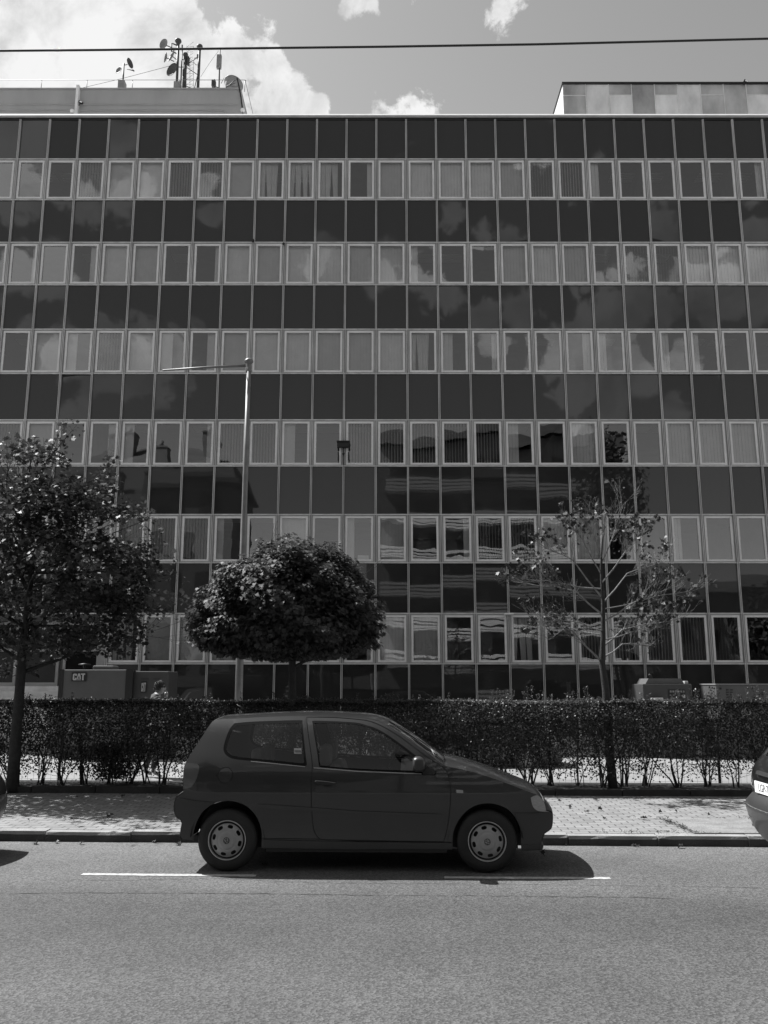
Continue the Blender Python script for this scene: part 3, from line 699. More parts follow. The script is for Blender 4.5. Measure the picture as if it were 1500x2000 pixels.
# middle round-headed maple
def round_tree():
    base = st(gpt(572, 1556, .1)[0], 14.05, .13); base = Vector((pix(572, 1300, 14.1).x, 14.1, .13))
    root = empty('round_tree', base); tag(root, 'dense round headed tree on a thin trunk behind the small parked hatchback', 'tree')
    t = MB(); t.tube([(0,0,-.05),(.02,0,.9),(-.01,.01,1.9),(.03,0,2.6),(.0,0,3.2)], [.075,.062,.055,.045,.02], 10)
    tips = []
    for k in range(9):
        a = k*2.4; grow(t, (0,0,1.85+k*.13), (math.cos(a), math.sin(a), .55), .75, .026, 2, tips, .6, .2)
    t.build('trunk', MATS['bark'], root)
    Yc = 14.1; top = pix(575, 1046, Yc).z-base.z; bot = pix(575, 1296, Yc).z-base.z
    lx = pix(364, 1240, Yc).x-base.x; rx = pix(748, 1200, Yc).x-base.x
    P1, D = crown_points(44000, (0,0,0), (1,1,1), 21, .66, 0, 1.9, .19)
    # dome: wide below, rounded top, flat ragged underside
    z = P1[:, 2]; zz = np.where(z > 0, z, z*.42)
    H = (top-bot); zc = bot+H*.30
    cx = (lx+rx)/2; W = (rx-lx)/2*.93
    prof = np.where(z > 0, 1.0, 1.0)
    P = np.stack([cx*(1-.9*np.clip(z,0,1))+P1[:, 0]*W*(1-.22*np.clip(z, 0, 1)**2)*(1+.06*(z < .25)), P1[:, 1]*W*.95, zc+zz*H*.655], 1)
    P[:, 0] += np.where(z>0, 0, 0); Nn = D*np.array([1, 1, 1.1])
    # leaves lie like shingles, tips hanging outwards and down
    out = D/np.linalg.norm(D, axis=1, keepdims=True)
    Nn = out*.6+np.array([0, 0, .9])+rng.normal(0, .38, P.shape); spin = out*.8+np.array([0, 0, -.9])+rng.normal(0, .4, P.shape)
    crown = leaves(P, Nn, rng.uniform(.05, .09, len(P)), MAPLE, LM_DENSE, 'crown', root, spin, .35)
round_tree()
# big maple at the left edge
def maple_tree():
    Yc = 14.0; base = Vector((pix(36, 1300, Yc).x, Yc, .13)); root = empty('maple_tree', base)
    tag(root, 'large loose leafed maple with a dark trunk at the left edge of the pavement', 'tree')
    t = MB(); t.tube([(.06,0,-.05),(.05,0,.7),(.05,0,1.5),(.06,0,2.3),(.08,.02,3.2),(.1,0,4.4)], [.100,.085,.074,.062,.045,.02], 12)
    tips = []
    for k in range(15):
        a = k*2.4+.3; h = 1.75+k*.19; grow(t, (.04,0,h), (math.cos(a), math.sin(a), .45+.04*k), 1.15-.035*k, .034, 3, tips, .55, .12)
    grow(t, (.1,0,4.2), (0,0,1), .7, .02, 2, tips, .5, .3)
    # long side branches reaching right
    reach = [((345,1125),1120),((330,1090),1150),((265,975),1080),((300,1010),1120),((120,835),1000),((150,830),960),((70,850),960),((270,1240),1220),((225,1010),1110)]
    for (px_, py_), y0 in reach:
        e = pix(px_, py_, Yc+random.uniform(-.4, .3))-base; s_ = pix(50, y0, Yc)-base; mid = (e+s_)/2+Vector((0, 0, .05))
        t.tube([s_, mid, e], [.02, .011, .003], 5, False)
        for q in range(7): f = .35+.65*q/6; pnt = s_.lerp(e, f); tips.append((pnt, (e-s_).normalized())); tips.append((pnt+Vector((random.gauss(0,.08), random.gauss(0,.1), random.gauss(0,.07))), (e-s_).normalized()))
    t.build('trunk', MATS['bark'], root)
    spec = [(60,1130,235,205,9500),(120,1040,110,110,1500),(70,960,100,95,1000),(215,1110,85,95,2000),(170,1200,110,75,1600),(20,1010,120,90,1400),(230,1020,50,40,260),(80,900,60,45,150),(-60,1150,150,220,3200),(110,1240,150,45,700)]
    PP, DD = [], []
    for i, (x, y, rx, ry, n) in enumerate(spec):
        c = pix(x, y, Yc)-base; sc = 1700/(Yc*1.0); P, D = crown_points(n, (0,0,0), (rx/118.0, 1.0*min(1.5, rx/118.0), ry/118.0), 40+i, .35, 0, 2.0, .3); PP.append(P+np.array(c)); DD.append(D)
    for (p, d) in tips:
        k = random.randint(3, 7); PP.append(np.array(p)+rng.normal(0, .07, (k, 3))); DD.append(rng.normal(0, 1, (k, 3)))
    P = np.concatenate(PP); D = np.concatenate(DD)
    bn = blob_noise(P, 77, 3.0); keep = (bn > -.16) & (P[:, 2] > .95); 
    P, D = P[keep], D[keep]; zl = pix(150, 1284, Yc).z-base.z; xl2 = pix(95, 1284, Yc).x-base.x; keep = (P[:, 2] > zl) | ((P[:, 0] < xl2) & (P[:, 2] > zl-.3)); P, D = P[keep], D[keep]
    Nn = D*.35+np.array([0, 0, .9])+rng.normal(0, .55, P.shape)
    leaves(P, Nn, rng.uniform(.05, .10, len(P)), MAPLE, LM_MAPLE, 'crown', root, None, .35)
maple_tree()
# sparse tree at the right
def sparse_tree():
    Yc = 14.0; base = Vector((pix(1181, 1300, Yc).x, Yc, .13)); root = empty('sparse_tree', base)
    tag(root, 'half bare young tree with thin sunlit twigs and few leaves on the right', 'tree')
    t = MB(); P = lambda x, y, dy=0: pix(x, y, Yc+dy)-base
    t.tube([(.04,0,-.05),(.0,0,.8),(0,0,1.5),P(1176,1296),P(1178,1240),P(1178,1180),P(1174,1110),P(1176,1060),P(1183,1000)], [.075,.068,.06,.05,.04,.032,.022,.012,.005], 10)
    tips = []
    limbs = [((1173,1290),(1118,1232),(1040,1208),.030),((1180,1283),(1215,1258),(1285,1252),.026),((1178,1262),(1215,1230),(1340,1200),.030),((1177,1232),(1130,1215),(1015,1203),.02),
             ((1176,1215),(1232,1180),(1330,1135),.026),((1176,1200),(1125,1155),(1010,1130),.026),((1175,1180),(1225,1120),(1318,1085),.024),((1174,1165),(1120,1095),(1050,1060),.024),
             ((1174,1140),(1220,1080),(1265,1020),.022),((1174,1120),(1140,1060),(1118,1025),.02),((1175,1100),(1200,1040),(1222,975),.018),((1176,1250),(1240,1232),(1300,1215),.018),
             ((1175,1150),(1100,1140),(1000,1120),.018),((1176,1190),(1260,1170),(1362,1145),.016),((1178,1240),(1110,1225),(1060,1240),.014),((1175,1090),(1160,1045),(1150,1020),.014)]
    for i, (a, m, e, r) in enumerate(limbs):
        dy = random.uniform(-.8, .8); A, Mm, Ee = P(*a), P(*m, dy*.5), P(1178+(e[0]-1178)*.90, e[1]+10, dy)
        pts = [A, A.lerp(Mm, .5)+Vector((0,0,-.02)), Mm, Mm.lerp(Ee, .35)+Vector((0,0,.02)), Mm.lerp(Ee, .7), Ee]; r *= .64; rr = [r, r*.8, r*.62, r*.45, r*.3, .003]
        t.tube(pts, rr, 6, False)
        for q in range(13):
            f = random.uniform(.2, 1); idx = min(4, int(f*5)); p0 = pts[idx].lerp(pts[idx+1], f*5-idx); d = (Ee-A).normalized()
            a_ = d.orthogonal().normalized(); a_.rotate(Matrix.Rotation(random.uniform(0, 6.28), 3, d))
            grow(t, p0, (d+a_*.8+Vector((0,0,.25))).normalized(), random.uniform(.15, .30), max(.0035, r*.32), 2, tips, .5, .4, 3)
    t.m = [0 if i < 80 else 1 for i in range(len(t.f))]; t.build('trunk', [MATS['bark'], MATS['bark_sunlit']], root)
    PP = []
    for (p, d) in tips:
        hz = p.z; pr = .26 if hz > 2.5 else .09
        if random.random() < pr: PP.append(np.array(p)+rng.normal(0, .03, (random.randint(1, 4), 3)))
    P_ = np.concatenate(PP)
    Nn = np.array([0, 0, .8])+rng.normal(0, .7, P_.shape)
    leaves(P_, Nn, rng.uniform(.04, .09, len(P_)), MAPLE, LM_DRY, 'crown', root, None, .5)
sparse_tree()
# ------------------------------------------------------------------ cars
def interp(x, tab):
    xs = [a for a, _ in tab]; return float(np.interp(x, xs, [b for _, b in tab]))
def smooth_loop(pts, sub=4, closed=True, ang=38):
    P = [Vector((a, b)) for a, b in pts]; n = len(P); out = []
    rngk = range(n if closed else n-1)
    def corner(i):
        if not closed and (i == 0 or i == n-1): return True
        a = P[i]-P[i-1]; b = P[(i+1) % n]-P[i]
        return a.length < 1e-9 or b.length < 1e-9 or a.angle(b) > R(ang)
    for i in rngk:
        p1, p2 = P[i], P[(i+1) % n]
        p0 = p1-(p2-p1) if corner(i) else P[i-1]; p3 = p2+(p2-p1) if corner((i+1) % n) else P[(i+2) % n]
        for k in range(sub):
            t = k/sub
            q = .5*((2*p1)+(-p0+p2)*t+(2*p0-5*p1+4*p2-p3)*t*t+(-p0+3*p1-3*p2+p3)*t**3); out.append((q.x, q.y))
    if not closed: out.append(tuple(P[-1]))
    return out
def pip(x, y, poly):
    c = False; j = len(poly)-1
    for i in range(len(poly)):
        xi, yi = poly[i]; xj, yj = poly[j]
        if (yi > y) != (yj > y) and x < (xj-xi)*(y-yi)/(yj-yi)+xi: c = not c
        j = i
    return c
def offset_loop(poly, d):           # positive = outward (area based)
    n = len(poly); A = sum(poly[i][0]*poly[(i+1) % n][1]-poly[(i+1) % n][0]*poly[i][1] for i in range(n)); sg = 1 if A > 0 else -1
    out = []
    for i in range(n):
        a = Vector(poly[i-1]); b = Vector(poly[(i+1) % n]); t = (b-a).normalized(); nn = Vector((t.y, -t.x))*sg; out.append((poly[i][0]+nn.x*d, poly[i][1]+nn.y*d))
    return out
class Car:
    """spec loops in side view metres: x forward, z up; y = -W(x,z) is the near (left in image: camera) side"""
    def __init__(c, wtab, ptab):
        def smooth(tab, sig):
            g = np.arange(-1.2, 5.2, .005); v = np.interp(g, [a for a, _ in tab], [b for _, b in tab]); k = np.exp(-.5*(np.arange(-40, 41)*.005/sig)**2); k /= k.sum()
            return g, np.convolve(np.pad(v, 40, mode='edge'), k, mode='valid')
        c.gw, c.vw = smooth(wtab, .045); c.gp, c.vp = smooth(ptab, .05)
    def W(c, x, z): return float(np.interp(z, c.gw, c.vw))*float(np.interp(x, c.gp, c.vp))
    def side(c, outer, regions, grid=.055):
        """regions: list of (name, loop, priority order first wins). returns dict name->list of triangles and the verts"""
        loops = [outer]+[r[1] for r in regions]; V = []; E_ = []
        for lp in loops:
            lp2 = []
            n = len(lp)
            for i in range(n):
                a, b = lp[i], lp[(i+1) % n]; k = max(1, int(math.hypot(b[0]-a[0], b[1]-a[1])/.045))
                for q in range(k): lp2.append((a[0]+(b[0]-a[0])*q/k, a[1]+(b[1]-a[1])*q/k))
            o = len(V); V += lp2; E_ += [(o+i, o+(i+1) % len(lp2)) for i in range(len(lp2))]
        xs = [p[0] for p in outer]; zs = [p[1] for p in outer]
        x = min(xs)
        row = 0
        while x < max(xs):
            z = min(zs)+(grid/2 if row % 2 else 0)
            while z < max(zs):
                if pip(x, z, outer): V.append((x, z))
                z += grid
            x += grid; row += 1
        res = delaunay_2d_cdt([Vector(v) for v in V], E_, [], 0, 1e-5)
        v2, tris = res[0], res[2]; out = {}
        for t in tris:
            cx = sum(v2[i].x for i in t)/len(t); cz = sum(v2[i].y for i in t)/len(t)
            if not pip(cx, cz, outer): continue
            nm = 'body'
            for r in regions:
                if pip(cx, cz, r[1]): nm = r[0]; break
            out.setdefault(nm, []).append(tuple(t))
        return v2, out
    def emit(c, name, v2, tris, off, mats, parent, sides=(-1, 1)):
        """one mesh per side of the car; the body keeps both sides in one shell"""
        used = sorted({i for t in tris for i in t}); ix = {u: k for k, u in enumerate(used)}; b = MB(); o = None
        for sd in sides:
            vs = [(v2[u].x, sd*(c.W(v2[u].x, v2[u].y)+off), v2[u].y) for u in used]
            b.add(vs, [tuple(ix[i] for i in (t if sd < 0 else t[::-1])) for t in tris], True)
            if name not in ('body', 'panel_gap'): o = b.build(name, mats, parent); b = MB()
        return o or b.build(name, mats, parent)
    def deck(c, path, B, s0=-1, s1=1, n=18, off=0, flat=2.2):
        """strip across the car following path; B list of bulges along outward normal"""
        vs = []; m = len(path)
        for i, (x, z) in enumerate(path):
            a = Vector(path[max(0, i-1)]); d = Vector(path[min(m-1, i+1)])
            t = (d-a).normalized(); nn = Vector((-t.y, t.x)); w = c.W(x, z)
            for k in range(n+1):
                s = s0+(s1-s0)*k/n; bb = B[i]*(1-abs(s)**flat)+off
                vs.append((x+nn.x*bb, s*w, z+nn.y*bb))
        k = n+1
        return vs, [(i*k+j, i*k+j+1, (i+1)*k+j+1, (i+1)*k+j) for i in range(m-1) for j in range(n)]
mat('car_paint', .022, .35, .12, 2, coat=.75, spec=.4); mat('car_paint_top', .030, .32, coat=.8)
mat('car_plastic', .034, .36, .1, 3, spec=.5); mat('car_black', .012, .5); mat('rubber', .016, .75, .2, 6, bump=.2, bscale=60); mat('seal', .008, .9, spec=.1)
mat('cap_silver', .30, .45, .12, 6, metal=.35); mat('rim_edge', .42, .4, .2, 8, metal=.5); mat('lamp_red', .10, .15, coat=1); mat('lamp_clear', .30, .12, .2, 30, coat=1, stretch=(1,1,8))
mat('chrome', .7, .15, metal=1); mat('plate_white', .8, .5); mat('plate_ink', .03, .6); mat('seat', .10, .9); mat('dash', .12, .8); mat('sticker', .16, .6)
mat('car_grey', .035, .45, .1, 2, coat=.25); mat('car_dark2', .012, .3, .1, 2, coat=.8)
CG = glass_mat('car_glass', tint=.88, ior=1.5, boost=1.5)
def disc_with_slots(M):
    """wheel cover: dished disc with eight slots, drawn with the same triangulation"""
    V, E_ = [], []; slots = []
    def addl(lp):
        o = len(V); V.extend(lp); E_.extend([(o+i, o+(i+1) % len(lp)) for i in range(len(lp))])
    addl([(.150*math.cos(2*math.pi*i/48), .150*math.sin(2*math.pi*i/48)) for i in range(48)])
    for k in range(8):
        a = 2*math.pi*k/8+.25; lp = []
        for j in range(16):
            q = 2*math.pi*j/16; cq, sq = math.cos(q), math.sin(q)
            rr = .124+.0150*math.copysign(abs(cq)**.7, cq); ta = a+.205*math.copysign(abs(sq)**.7, sq); lp.append((rr*math.cos(ta), rr*math.sin(ta)))
        slots.append(lp); addl(lp)
    for r_ in (.02, .04, .06, .078, .084, .088, .1, .137):
        for i in range(32): V.append((r_*math.cos(2*math.pi*i/32+.01), r_*math.sin(2*math.pi*i/32+.01)))
    V.append((0, 0))
    res = delaunay_2d_cdt([Vector(v) for v in V], E_, [], 0, 1e-6); v2, tr = res[0], res[2]
    def hgt(r_): return interp(r_, [(0, .030), (.07, .028), (.082, .022), (.085, .018), (.09, .021), (.11, .014), (.14, .004), (.152, -.006)])
    tris = []
    for t in tr:
        cx = sum(v2[i].x for i in t)/3; cy = sum(v2[i].y for i in t)/3
        if any(pip(cx, cy, sl_) for sl_ in slots) or math.hypot(cx, cy) > .15: continue
        tris.append(tuple(t))
    return [M @ Vector((v.x, v.y, hgt(v.length))) for v in v2], tris
def wheel(parent, x, y, side, rad=.281, rot=0.0, emblem=True, mats=None):
    """side -1: outer face towards -y"""
    e = bpy.data.objects.new('wheel', None)
    Mx = Matrix.Rotation(R(90) if side < 0 else R(-90), 4, 'X') @ Matrix.Rotation(rot, 4, 'Z')
    k = rad/.281; Mx = Mx @ Matrix.Scale(k, 4)
    b = MB(); w_ = .165
    prof = [(.168, -.02), (.176, -.004), (.19, .002), (.225, .004), (.255, -.004), (.270, -.018), (.2785, -.035), (.281, -.05), (.281, -w_+.035), (.270, -w_+.01), (.24, -w_), (.18, -w_)]
    b.lathe(prof, 56, Mx); root = b.build('wheel', MATS['rubber'], parent, fixn=True); root.location = (x, y, .279*k)
    r_ = MB(); r_.cur = 0; r_.lathe([(.180, -.010), (.177, .003), (.172, .004), (.168, -.004), (.167, -.03)], 56, Mx); r_.cur = 1; r_.lathe([(.168, -.03), (.14, -.045), (.0, -.045)], 40, Mx)
    r_.build('rim', [MATS['rim_edge'], MATS['car_black']], root, fixn=True)
    d = MB(); vs, fs = disc_with_slots(Mx @ Matrix.Translation((0,0,-.012))); d.add(vs, fs, True); hc = d.build('hubcap', MATS['cap_silver'], root, fixn=True)
    if emblem:
        g = MB(); fn = lambda u, v, d_: Mx @ Vector((u, v, d_))
        def stroke(p, q, t_=.0022):
            p, q = Vector(p), Vector(q); n_ = (q-p).normalized(); n_ = Vector((-n_.y, n_.x))*t_
            g.prism([tuple(p+n_), tuple(q+n_), tuple(q-n_), tuple(p-n_)], .0185, .0205, fn)
        for i in range(20):
            a0, a1 = 2*math.pi*i/20, 2*math.pi*(i+1)/20; stroke((.027*math.cos(a0), .027*math.sin(a0)), (.027*math.cos(a1), .027*math.sin(a1)))
        for p, q in (((-.012,.023),(0,.002)),((0,.002),(.012,.023)),((-.024,.01),(-.012,-.022)),((-.012,-.022),(0,-.002)),((0,-.002),(.012,-.022)),((.012,-.022),(.024,.01))): stroke(p, q)
        g.build('emblem', MATS['car_plastic'], hc)
    return root
# --- the small dark hatchback: outlines come from the photograph as seen on the car's own side surface
PC = .028                                   # yaw of the car
rearP = Vector((pix(443, 1690, 8.62).x, 0, 0))
car = empty('hatchback_car', (0, 0, 0)); tag(car, 'small dark three door hatchback parked at the kerb in the middle', 'car')
CARM = Car([(.12,.76),(.2,.785),(.3,.80),(.42,.815),(.55,.8275),(.72,.828),(.85,.815),(.93,.797),(1.0,.77),(1.15,.70),(1.28,.635),(1.34,.595),(1.38,.555),(1.42,.50)],
           [(-.75,.86),(-.6,.915),(-.45,.96),(-.25,.99),(0,1),(2.3,1),(2.6,.985),(2.8,.955),(2.95,.91),(3.05,.86),(3.15,.80)])
Xr = -1.51; Yc_ = 8.53+.828                  # rear axle centre line position
# world <-> car
Rc = Matrix.Rotation(-PC, 4, 'Z')
d0 = raydir(443, 1643); h_ = .279
tt = (8.56)/d0.y; wp = Vector((0,0,EYE))+d0*tt
org = wp+Rc.to_3x3() @ Vector((0, .815, 0)); org.z = 0
car.location = org; car.rotation_euler = (0, 0, -PC)
Minv = (Matrix.Translation(org) @ Rc).inverted()
def p2c(x, y):
    o = Minv @ Vector((0, 0, EYE)); d = Minv.to_3x3() @ raydir(x, y); w_ = .8
    for _ in range(12):
        t = (-w_-o.y)/d.y; q = o+d*t; w_ = .5*w_+.5*CARM.W(q.x, q.z)
    return (q.x, q.z)
Z1 = lambda u, v: p2c(330+u/3.75, 1380+v/3.75)
Z2 = lambda u, v: p2c(700+u/3.75, 1380+v/3.75)
PX = lambda x, y: p2c(x, y)
rb_path = [PX(*q) for q in [(356.7,1638.7),(352.7,1633),(354,1620),(356.5,1607),(353,1600),(346,1596),(341.5,1585),(341.5,1569),(346,1556),(356.7,1549)]]
body_path = [PX(*q) for q in [(357.5,1548),(358,1535),(358.5,1515),(361,1495),(366,1484),(378,1464),(392,1443),(406,1421),(415,1409)]]
roof_path = [PX(*q) for q in [(428.7,1405),(463,1403.5),(517,1400.5),(557,1399),(597,1398.2),(637,1399),(677,1401),(700,1402.5),(721,1405),(740,1409.5),(757,1417)]]
scr_path = [PX(*q) for q in [(777,1429.5),(807,1449.5),(839,1473),(865,1492.5)]]
bon_path = [PX(*q) for q in [(873,1496.5),(903,1502.7),(935,1511),(967,1521.5),(993,1531),(1020,1541.5),(1036,1547.5),(1052,1554.5),(1060,1563),(1065,1574),(1066,1583)]]
fb_path = [PX(*q) for q in [(1069,1584),(1076,1586),(1078.5,1592),(1077.5,1612),(1073,1620),(1063,1627),(1057,1641),(1057.5,1649),(1060,1652),(1058.7,1659.5)]]
low = [PX(*q) for q in [(1018.7,1661.3),(1017.3,1653),(1016.8,1625),(1012,1609),(1004,1593),(990.7,1580),(972,1571.5),(953,1568.8),(934.7,1571.5),(916,1580),(900,1596),(889,1614.7),(884,1633),(884,1649),(882.7,1658.7),(865,1660),(700,1658.7),(631,1658.7),(511,1656),(510.8,1650),(511.3,1628),(507.3,1609),(498,1590.7),(482,1574.7),(463,1566.5),(442,1564),(420.7,1568),(399,1582),(388,1598),(381,1616),(377.5,1632),(376.7,1640)]]
top = smooth_loop(rb_path+body_path+roof_path+scr_path+bon_path+fb_path, 3, False, 30)
outer = top+smooth_loop(low, 2, False, 30)
rearb = smooth_loop([Z1(-200,672), Z1(60,671), Z1(110,673), Z1(200,690), Z1(330,701), Z1(345,712), Z1(345,1100), Z1(-200,1100)], 2)
frontb = smooth_loop([Z2(1150,779), Z2(1320,779), Z2(1372,771), Z2(1700,760), Z2(1700,1200), Z2(1150,1200)], 2)
wq = smooth_loop([Z1(*q) for q in [(480,122),(590,112),(700,107),(850,102),(968,100),(978,108),(990,250),(1010,425),(998,438),(800,418),(600,398),(480,385),(430,365),(405,335),(400,300),(415,240),(445,165)]], 3)
wq_in = smooth_loop([Z1(*q) for q in [(495,142),(590,134),(700,128),(850,124),(948,122),(960,130),(974,250),(990,405),(982,416),(800,398),(600,378),(490,365),(448,350),(425,325),(422,300),(435,250),(462,180)]], 3)
wd = smooth_loop([Z1(1050,112),Z1(1062,104),Z1(1200,107),Z1(1300,112),Z1(1388,120),Z2(60,137),Z2(130,160),Z2(220,212),Z2(350,305),Z2(460,392),Z2(540,450),Z2(572,480),Z2(568,497),Z2(550,505),Z2(470,503),Z2(462,490),Z2(0,468),Z1(1110,446),Z1(1098,430),Z1(1085,330)], 3)
wd_in = smooth_loop([Z1(1062,122),Z1(1200,119),Z1(1300,125),Z1(1388,133),Z2(60,150),Z2(130,175),Z2(215,225),Z2(330,310),Z2(410,372),Z2(400,420),Z2(400,470),Z2(0,455),Z1(1120,432),Z1(1108,420),Z1(1095,330)], 3)
door = smooth_loop([Z1(1010,80),Z1(1200,82),Z1(1388,97),Z2(90,112),Z2(180,150),Z2(290,215),Z2(400,295),Z2(520,385),Z2(610,440),Z2(640,470),Z2(660,520),Z2(672,600),Z2(670,720),Z2(655,850),Z2(636,945),Z2(622,987),Z2(400,984),Z2(0,976),Z1(1250,974),Z1(1130,972),Z1(1098,960),Z1(1072,925),Z1(1058,870),Z1(1048,760),Z1(1044,620),Z1(1046,520),Z1(1053,430),Z1(1040,320),Z1(1022,200)], 2)
door_out = offset_loop(door, .0065); 
tail = smooth_loop([Z1(*q) for q in [(60,412),(150,412),(200,417),(218,432),(221,460),(205,520),(180,570),(152,595),(125,601),(60,600)]], 3)
head = smooth_loop([Z2(*q) for q in [(1262,668),(1290,653),(1345,646),(1420,646),(1420,770),(1340,768),(1300,756),(1275,725)]], 3)
capc = Z1(413, 503); capr = .053*3.75/3.75
cap_r = abs(Z1(466, 503)[0]-capc[0]); cap = [(capc[0]+cap_r*math.cos(q*math.pi/14), capc[1]+cap_r*math.sin(q*math.pi/14)) for q in range(28)]
cap_o = offset_loop(cap, .004)
sill = [Z1(640,962), Z1(1100,968), Z1(1388,982), Z2(620,990), Z2(720,990), Z2(720,995.5), Z2(620,995.5), Z1(1388,988), Z1(1100,973), Z1(640,967)]
mold = [Z1(640,712), Z1(1040,738), Z2(0,765), Z2(600,788), Z2(606,800), Z2(0,783), Z1(1040,768), Z1(740,750)]
regs = [('glass_q', wq_in), ('seal_q', wq), ('glass_d', wd_in), ('seal_d', wd), ('mold', mold), ('door', door), ('gap', door_out), ('tail', tail), ('head', head), ('cap', cap), ('gap', cap_o), ('rearb', rearb), ('frontb', frontb), ('gap', sill)]
v2, parts = CARM.side(outer, regs)
P_ = MATS['car_paint']
body = CARM.emit('body', v2, parts['body'], 0, P_, car)
CARM.emit('door', v2, parts['door'], .0, P_, car)
CARM.emit('panel_gap', v2, parts['gap'], -.010, MATS['car_black'], body)
CARM.emit('side_moulding', v2, parts['mold'], .011, P_, car)
CARM.emit('fuel_cap', v2, parts['cap'], .0, P_, car)
CARM.emit('quarter_window', v2, parts['glass_q'], -.004, CG, car); CARM.emit('window_seal', v2, parts['seal_q'], -.001, MATS['seal'], car); CARM.emit('window_seal', v2, parts['seal_d'], -.001, MATS['seal'], car)
CARM.emit('door_window', v2, parts['glass_d'], -.006, CG, car)
CARM.emit('tail_lamp', v2, parts['tail'], .003, MATS['lamp_red'], car)
CARM.emit('headlamp', v2, parts['head'], .003, MATS['lamp_clear'], car)
CARM.emit('bumper', v2, parts['rearb'], .010, MATS['car_plastic'], car); CARM.emit('bumper', v2, parts['frontb'], .010, MATS['car_plastic'], car)
# decks
def near(path, q): return min(range(len(path)), key=lambda i: (path[i][0]-q[0])**2+(path[i][1]-q[1])**2)
i0 = near(top, body_path[0]); i1 = near(top, roof_path[0]); i2 = near(top, roof_path[-1]); i3 = near(top, scr_path[-1]); i4 = near(top, bon_path[-1]); nT = len(top)
i_w0 = near(top, PX(366,1484)); i_w1 = near(top, PX(410,1416))
Bt = np.interp(np.arange(nT), [0, i0*.5, i0, i_w0, i1, (i1+i2)/2, i2, i3, (i3+i4)/2, i4-3, i4, (i4+nT)/2, nT-1], [.02,.03,.03,.04,.03,.035,.04,.05,.035,.05,.055,.05,.03])
Bt = np.convolve(np.pad(Bt, 2, mode='edge'), np.ones(5)/5, mode='valid')
def dk(name, a, b, m, s0=-1, s1=1, off=0, n=18, parent=car):
    q = MB(); vs, fs = CARM.deck(top[a:b+1], Bt[a:b+1], s0, s1, n, off); q.add(vs, fs, True); return q.build(name, m, parent)
dk('bumper', 0, i0, MATS['car_plastic'], off=.008); dk('tailgate', i0, i_w0, P_); 
dk('tailgate_frame', i_w0, i_w1, P_, -1, -.86, n=3); dk('tailgate_frame', i_w0, i_w1, P_, .86, 1, n=3); dk('rear_window', i_w0, i_w1, CG, -.86, .86)
dk('tailgate_top', i_w1, i1, P_); rf = dk('roof', i1, i2, P_)
dk('screen_pillar', i2, i3, P_, -1, -.90, n=3); dk('screen_pillar', i2, i3, P_, .90, 1, n=3); dk('windscreen', i2, i3, CG, -.90, .90)
dk('bonnet', i3, i4, P_); dk('bumper', i4, nT-1, MATS['car_plastic'], off=.008)
ih = near(top, PX(1058,1560)); dk('headlamp', ih, i4-1, MATS['lamp_clear'], -1, -.55, off=.004, n=5); dk('headlamp', ih, i4-1, MATS['lamp_clear'], .55, 1, off=.004, n=5); dk('grille', ih+1, i4-1, MATS['car_black'], -.5, .5, off=.004, n=6)
it0, it1 = near(top, PX(358,1535)), near(top, PX(361,1493)); dk('tail_lamp', it0, it1, MATS['lamp_red'], -1, -.72, off=.004, n=4); dk('tail_lamp', it0, it1, MATS['lamp_red'], .72, 1, off=.004, n=4)
# scuttle, wipers
a_ = top[i3]
for q, (y0, y1) in enumerate(((-.62, -.02), (.0, .62))):
    wb = MB(); wb.tube([(a_[0]-.05, y0, a_[1]+.075), (a_[0]-.12, (y0+y1)/2, a_[1]+.125), (a_[0]-.14, y1, a_[1]+.12)], .008, 5); wb.build('wiper', MATS['car_black'], car)
# far-side and cabin
fx = lambda q: q[0]
inn = MB(); inn.cur = 0
inn.box((-.36, -.60, .22), (.0, .60, .29)); inn.box((.36, -.76, .17), (2.05, .76, .24)); inn.box((2.05, -.5, .2), (2.95, .5, .62)); inn.box((-.40, -.44, .32), (.36, .44, .60)); inn.box((1.88, -.72, .55), (2.15, .72, .84))
inn.cur = 1; inn.box((1.62, -.70, .74), (1.95, .70, .90))                      # dashboard
inn.build('floor_pan', [MATS['car_black'], MATS['dash']], car)
for sx in (-1, 1):
    for xa, zz in ((0.0, .279), (2.407, .279)):
        lb_ = MB(); n = 14; vs = []
        for i in range(n+1):
            t_ = math.pi*(.02+.96*i/n); vs += [(xa+.35*math.cos(t_), sx*.45, zz+.35*math.sin(t_)), (xa+.35*math.cos(t_), sx*.813, zz+.35*math.sin(t_))]
        lb_.add(vs, [(2*i, 2*i+2, 2*i+3, 2*i+1) for i in range(n)]); lb_.add([(xa-.34, sx*.45, .16), (xa+.34, sx*.45, .16), (xa+.34, sx*.45, .62), (xa-.34, sx*.45, .62)], [(0,1,2,3)]); lb_.build('wheel_liner', MATS['car_black'], car)
def seat(x, y, w_=.48, top_=1.02, hr=True, parent=car):
    b = MB(); b.box((x, y-w_/2, .38), (x+.48, y+w_/2, .52)); b.box((x-.06, y-w_/2, .45), (x+.08, y+w_/2, top_-.1), Matrix.Rotation(R(-14), 3, 'Y'), (x, y, .45))
    o = b.build('seat', MATS['seat'], parent, bevel=.05)
    if hr:
        h = MB(); h.box((x-.22, y-.13, top_-.1), (x-.11, y+.13, top_+.10)); h.build('headrest', MATS['seat'], o, bevel=.04)
sx_ = Z1(1130, 300)[0]
seat(sx_+.16, -.36); seat(sx_+.16, .36); seat(Z1(580,300)[0]+.2, -.33, .5, .98); seat(Z1(580,300)[0]+.2, .33, .5, .98)
swx, swz = Z2(225, 370); sw = MB(); Ms = Matrix.Translation((swx+.06, .36, swz-.02)) @ Matrix.Rotation(R(-64), 4, 'Y')
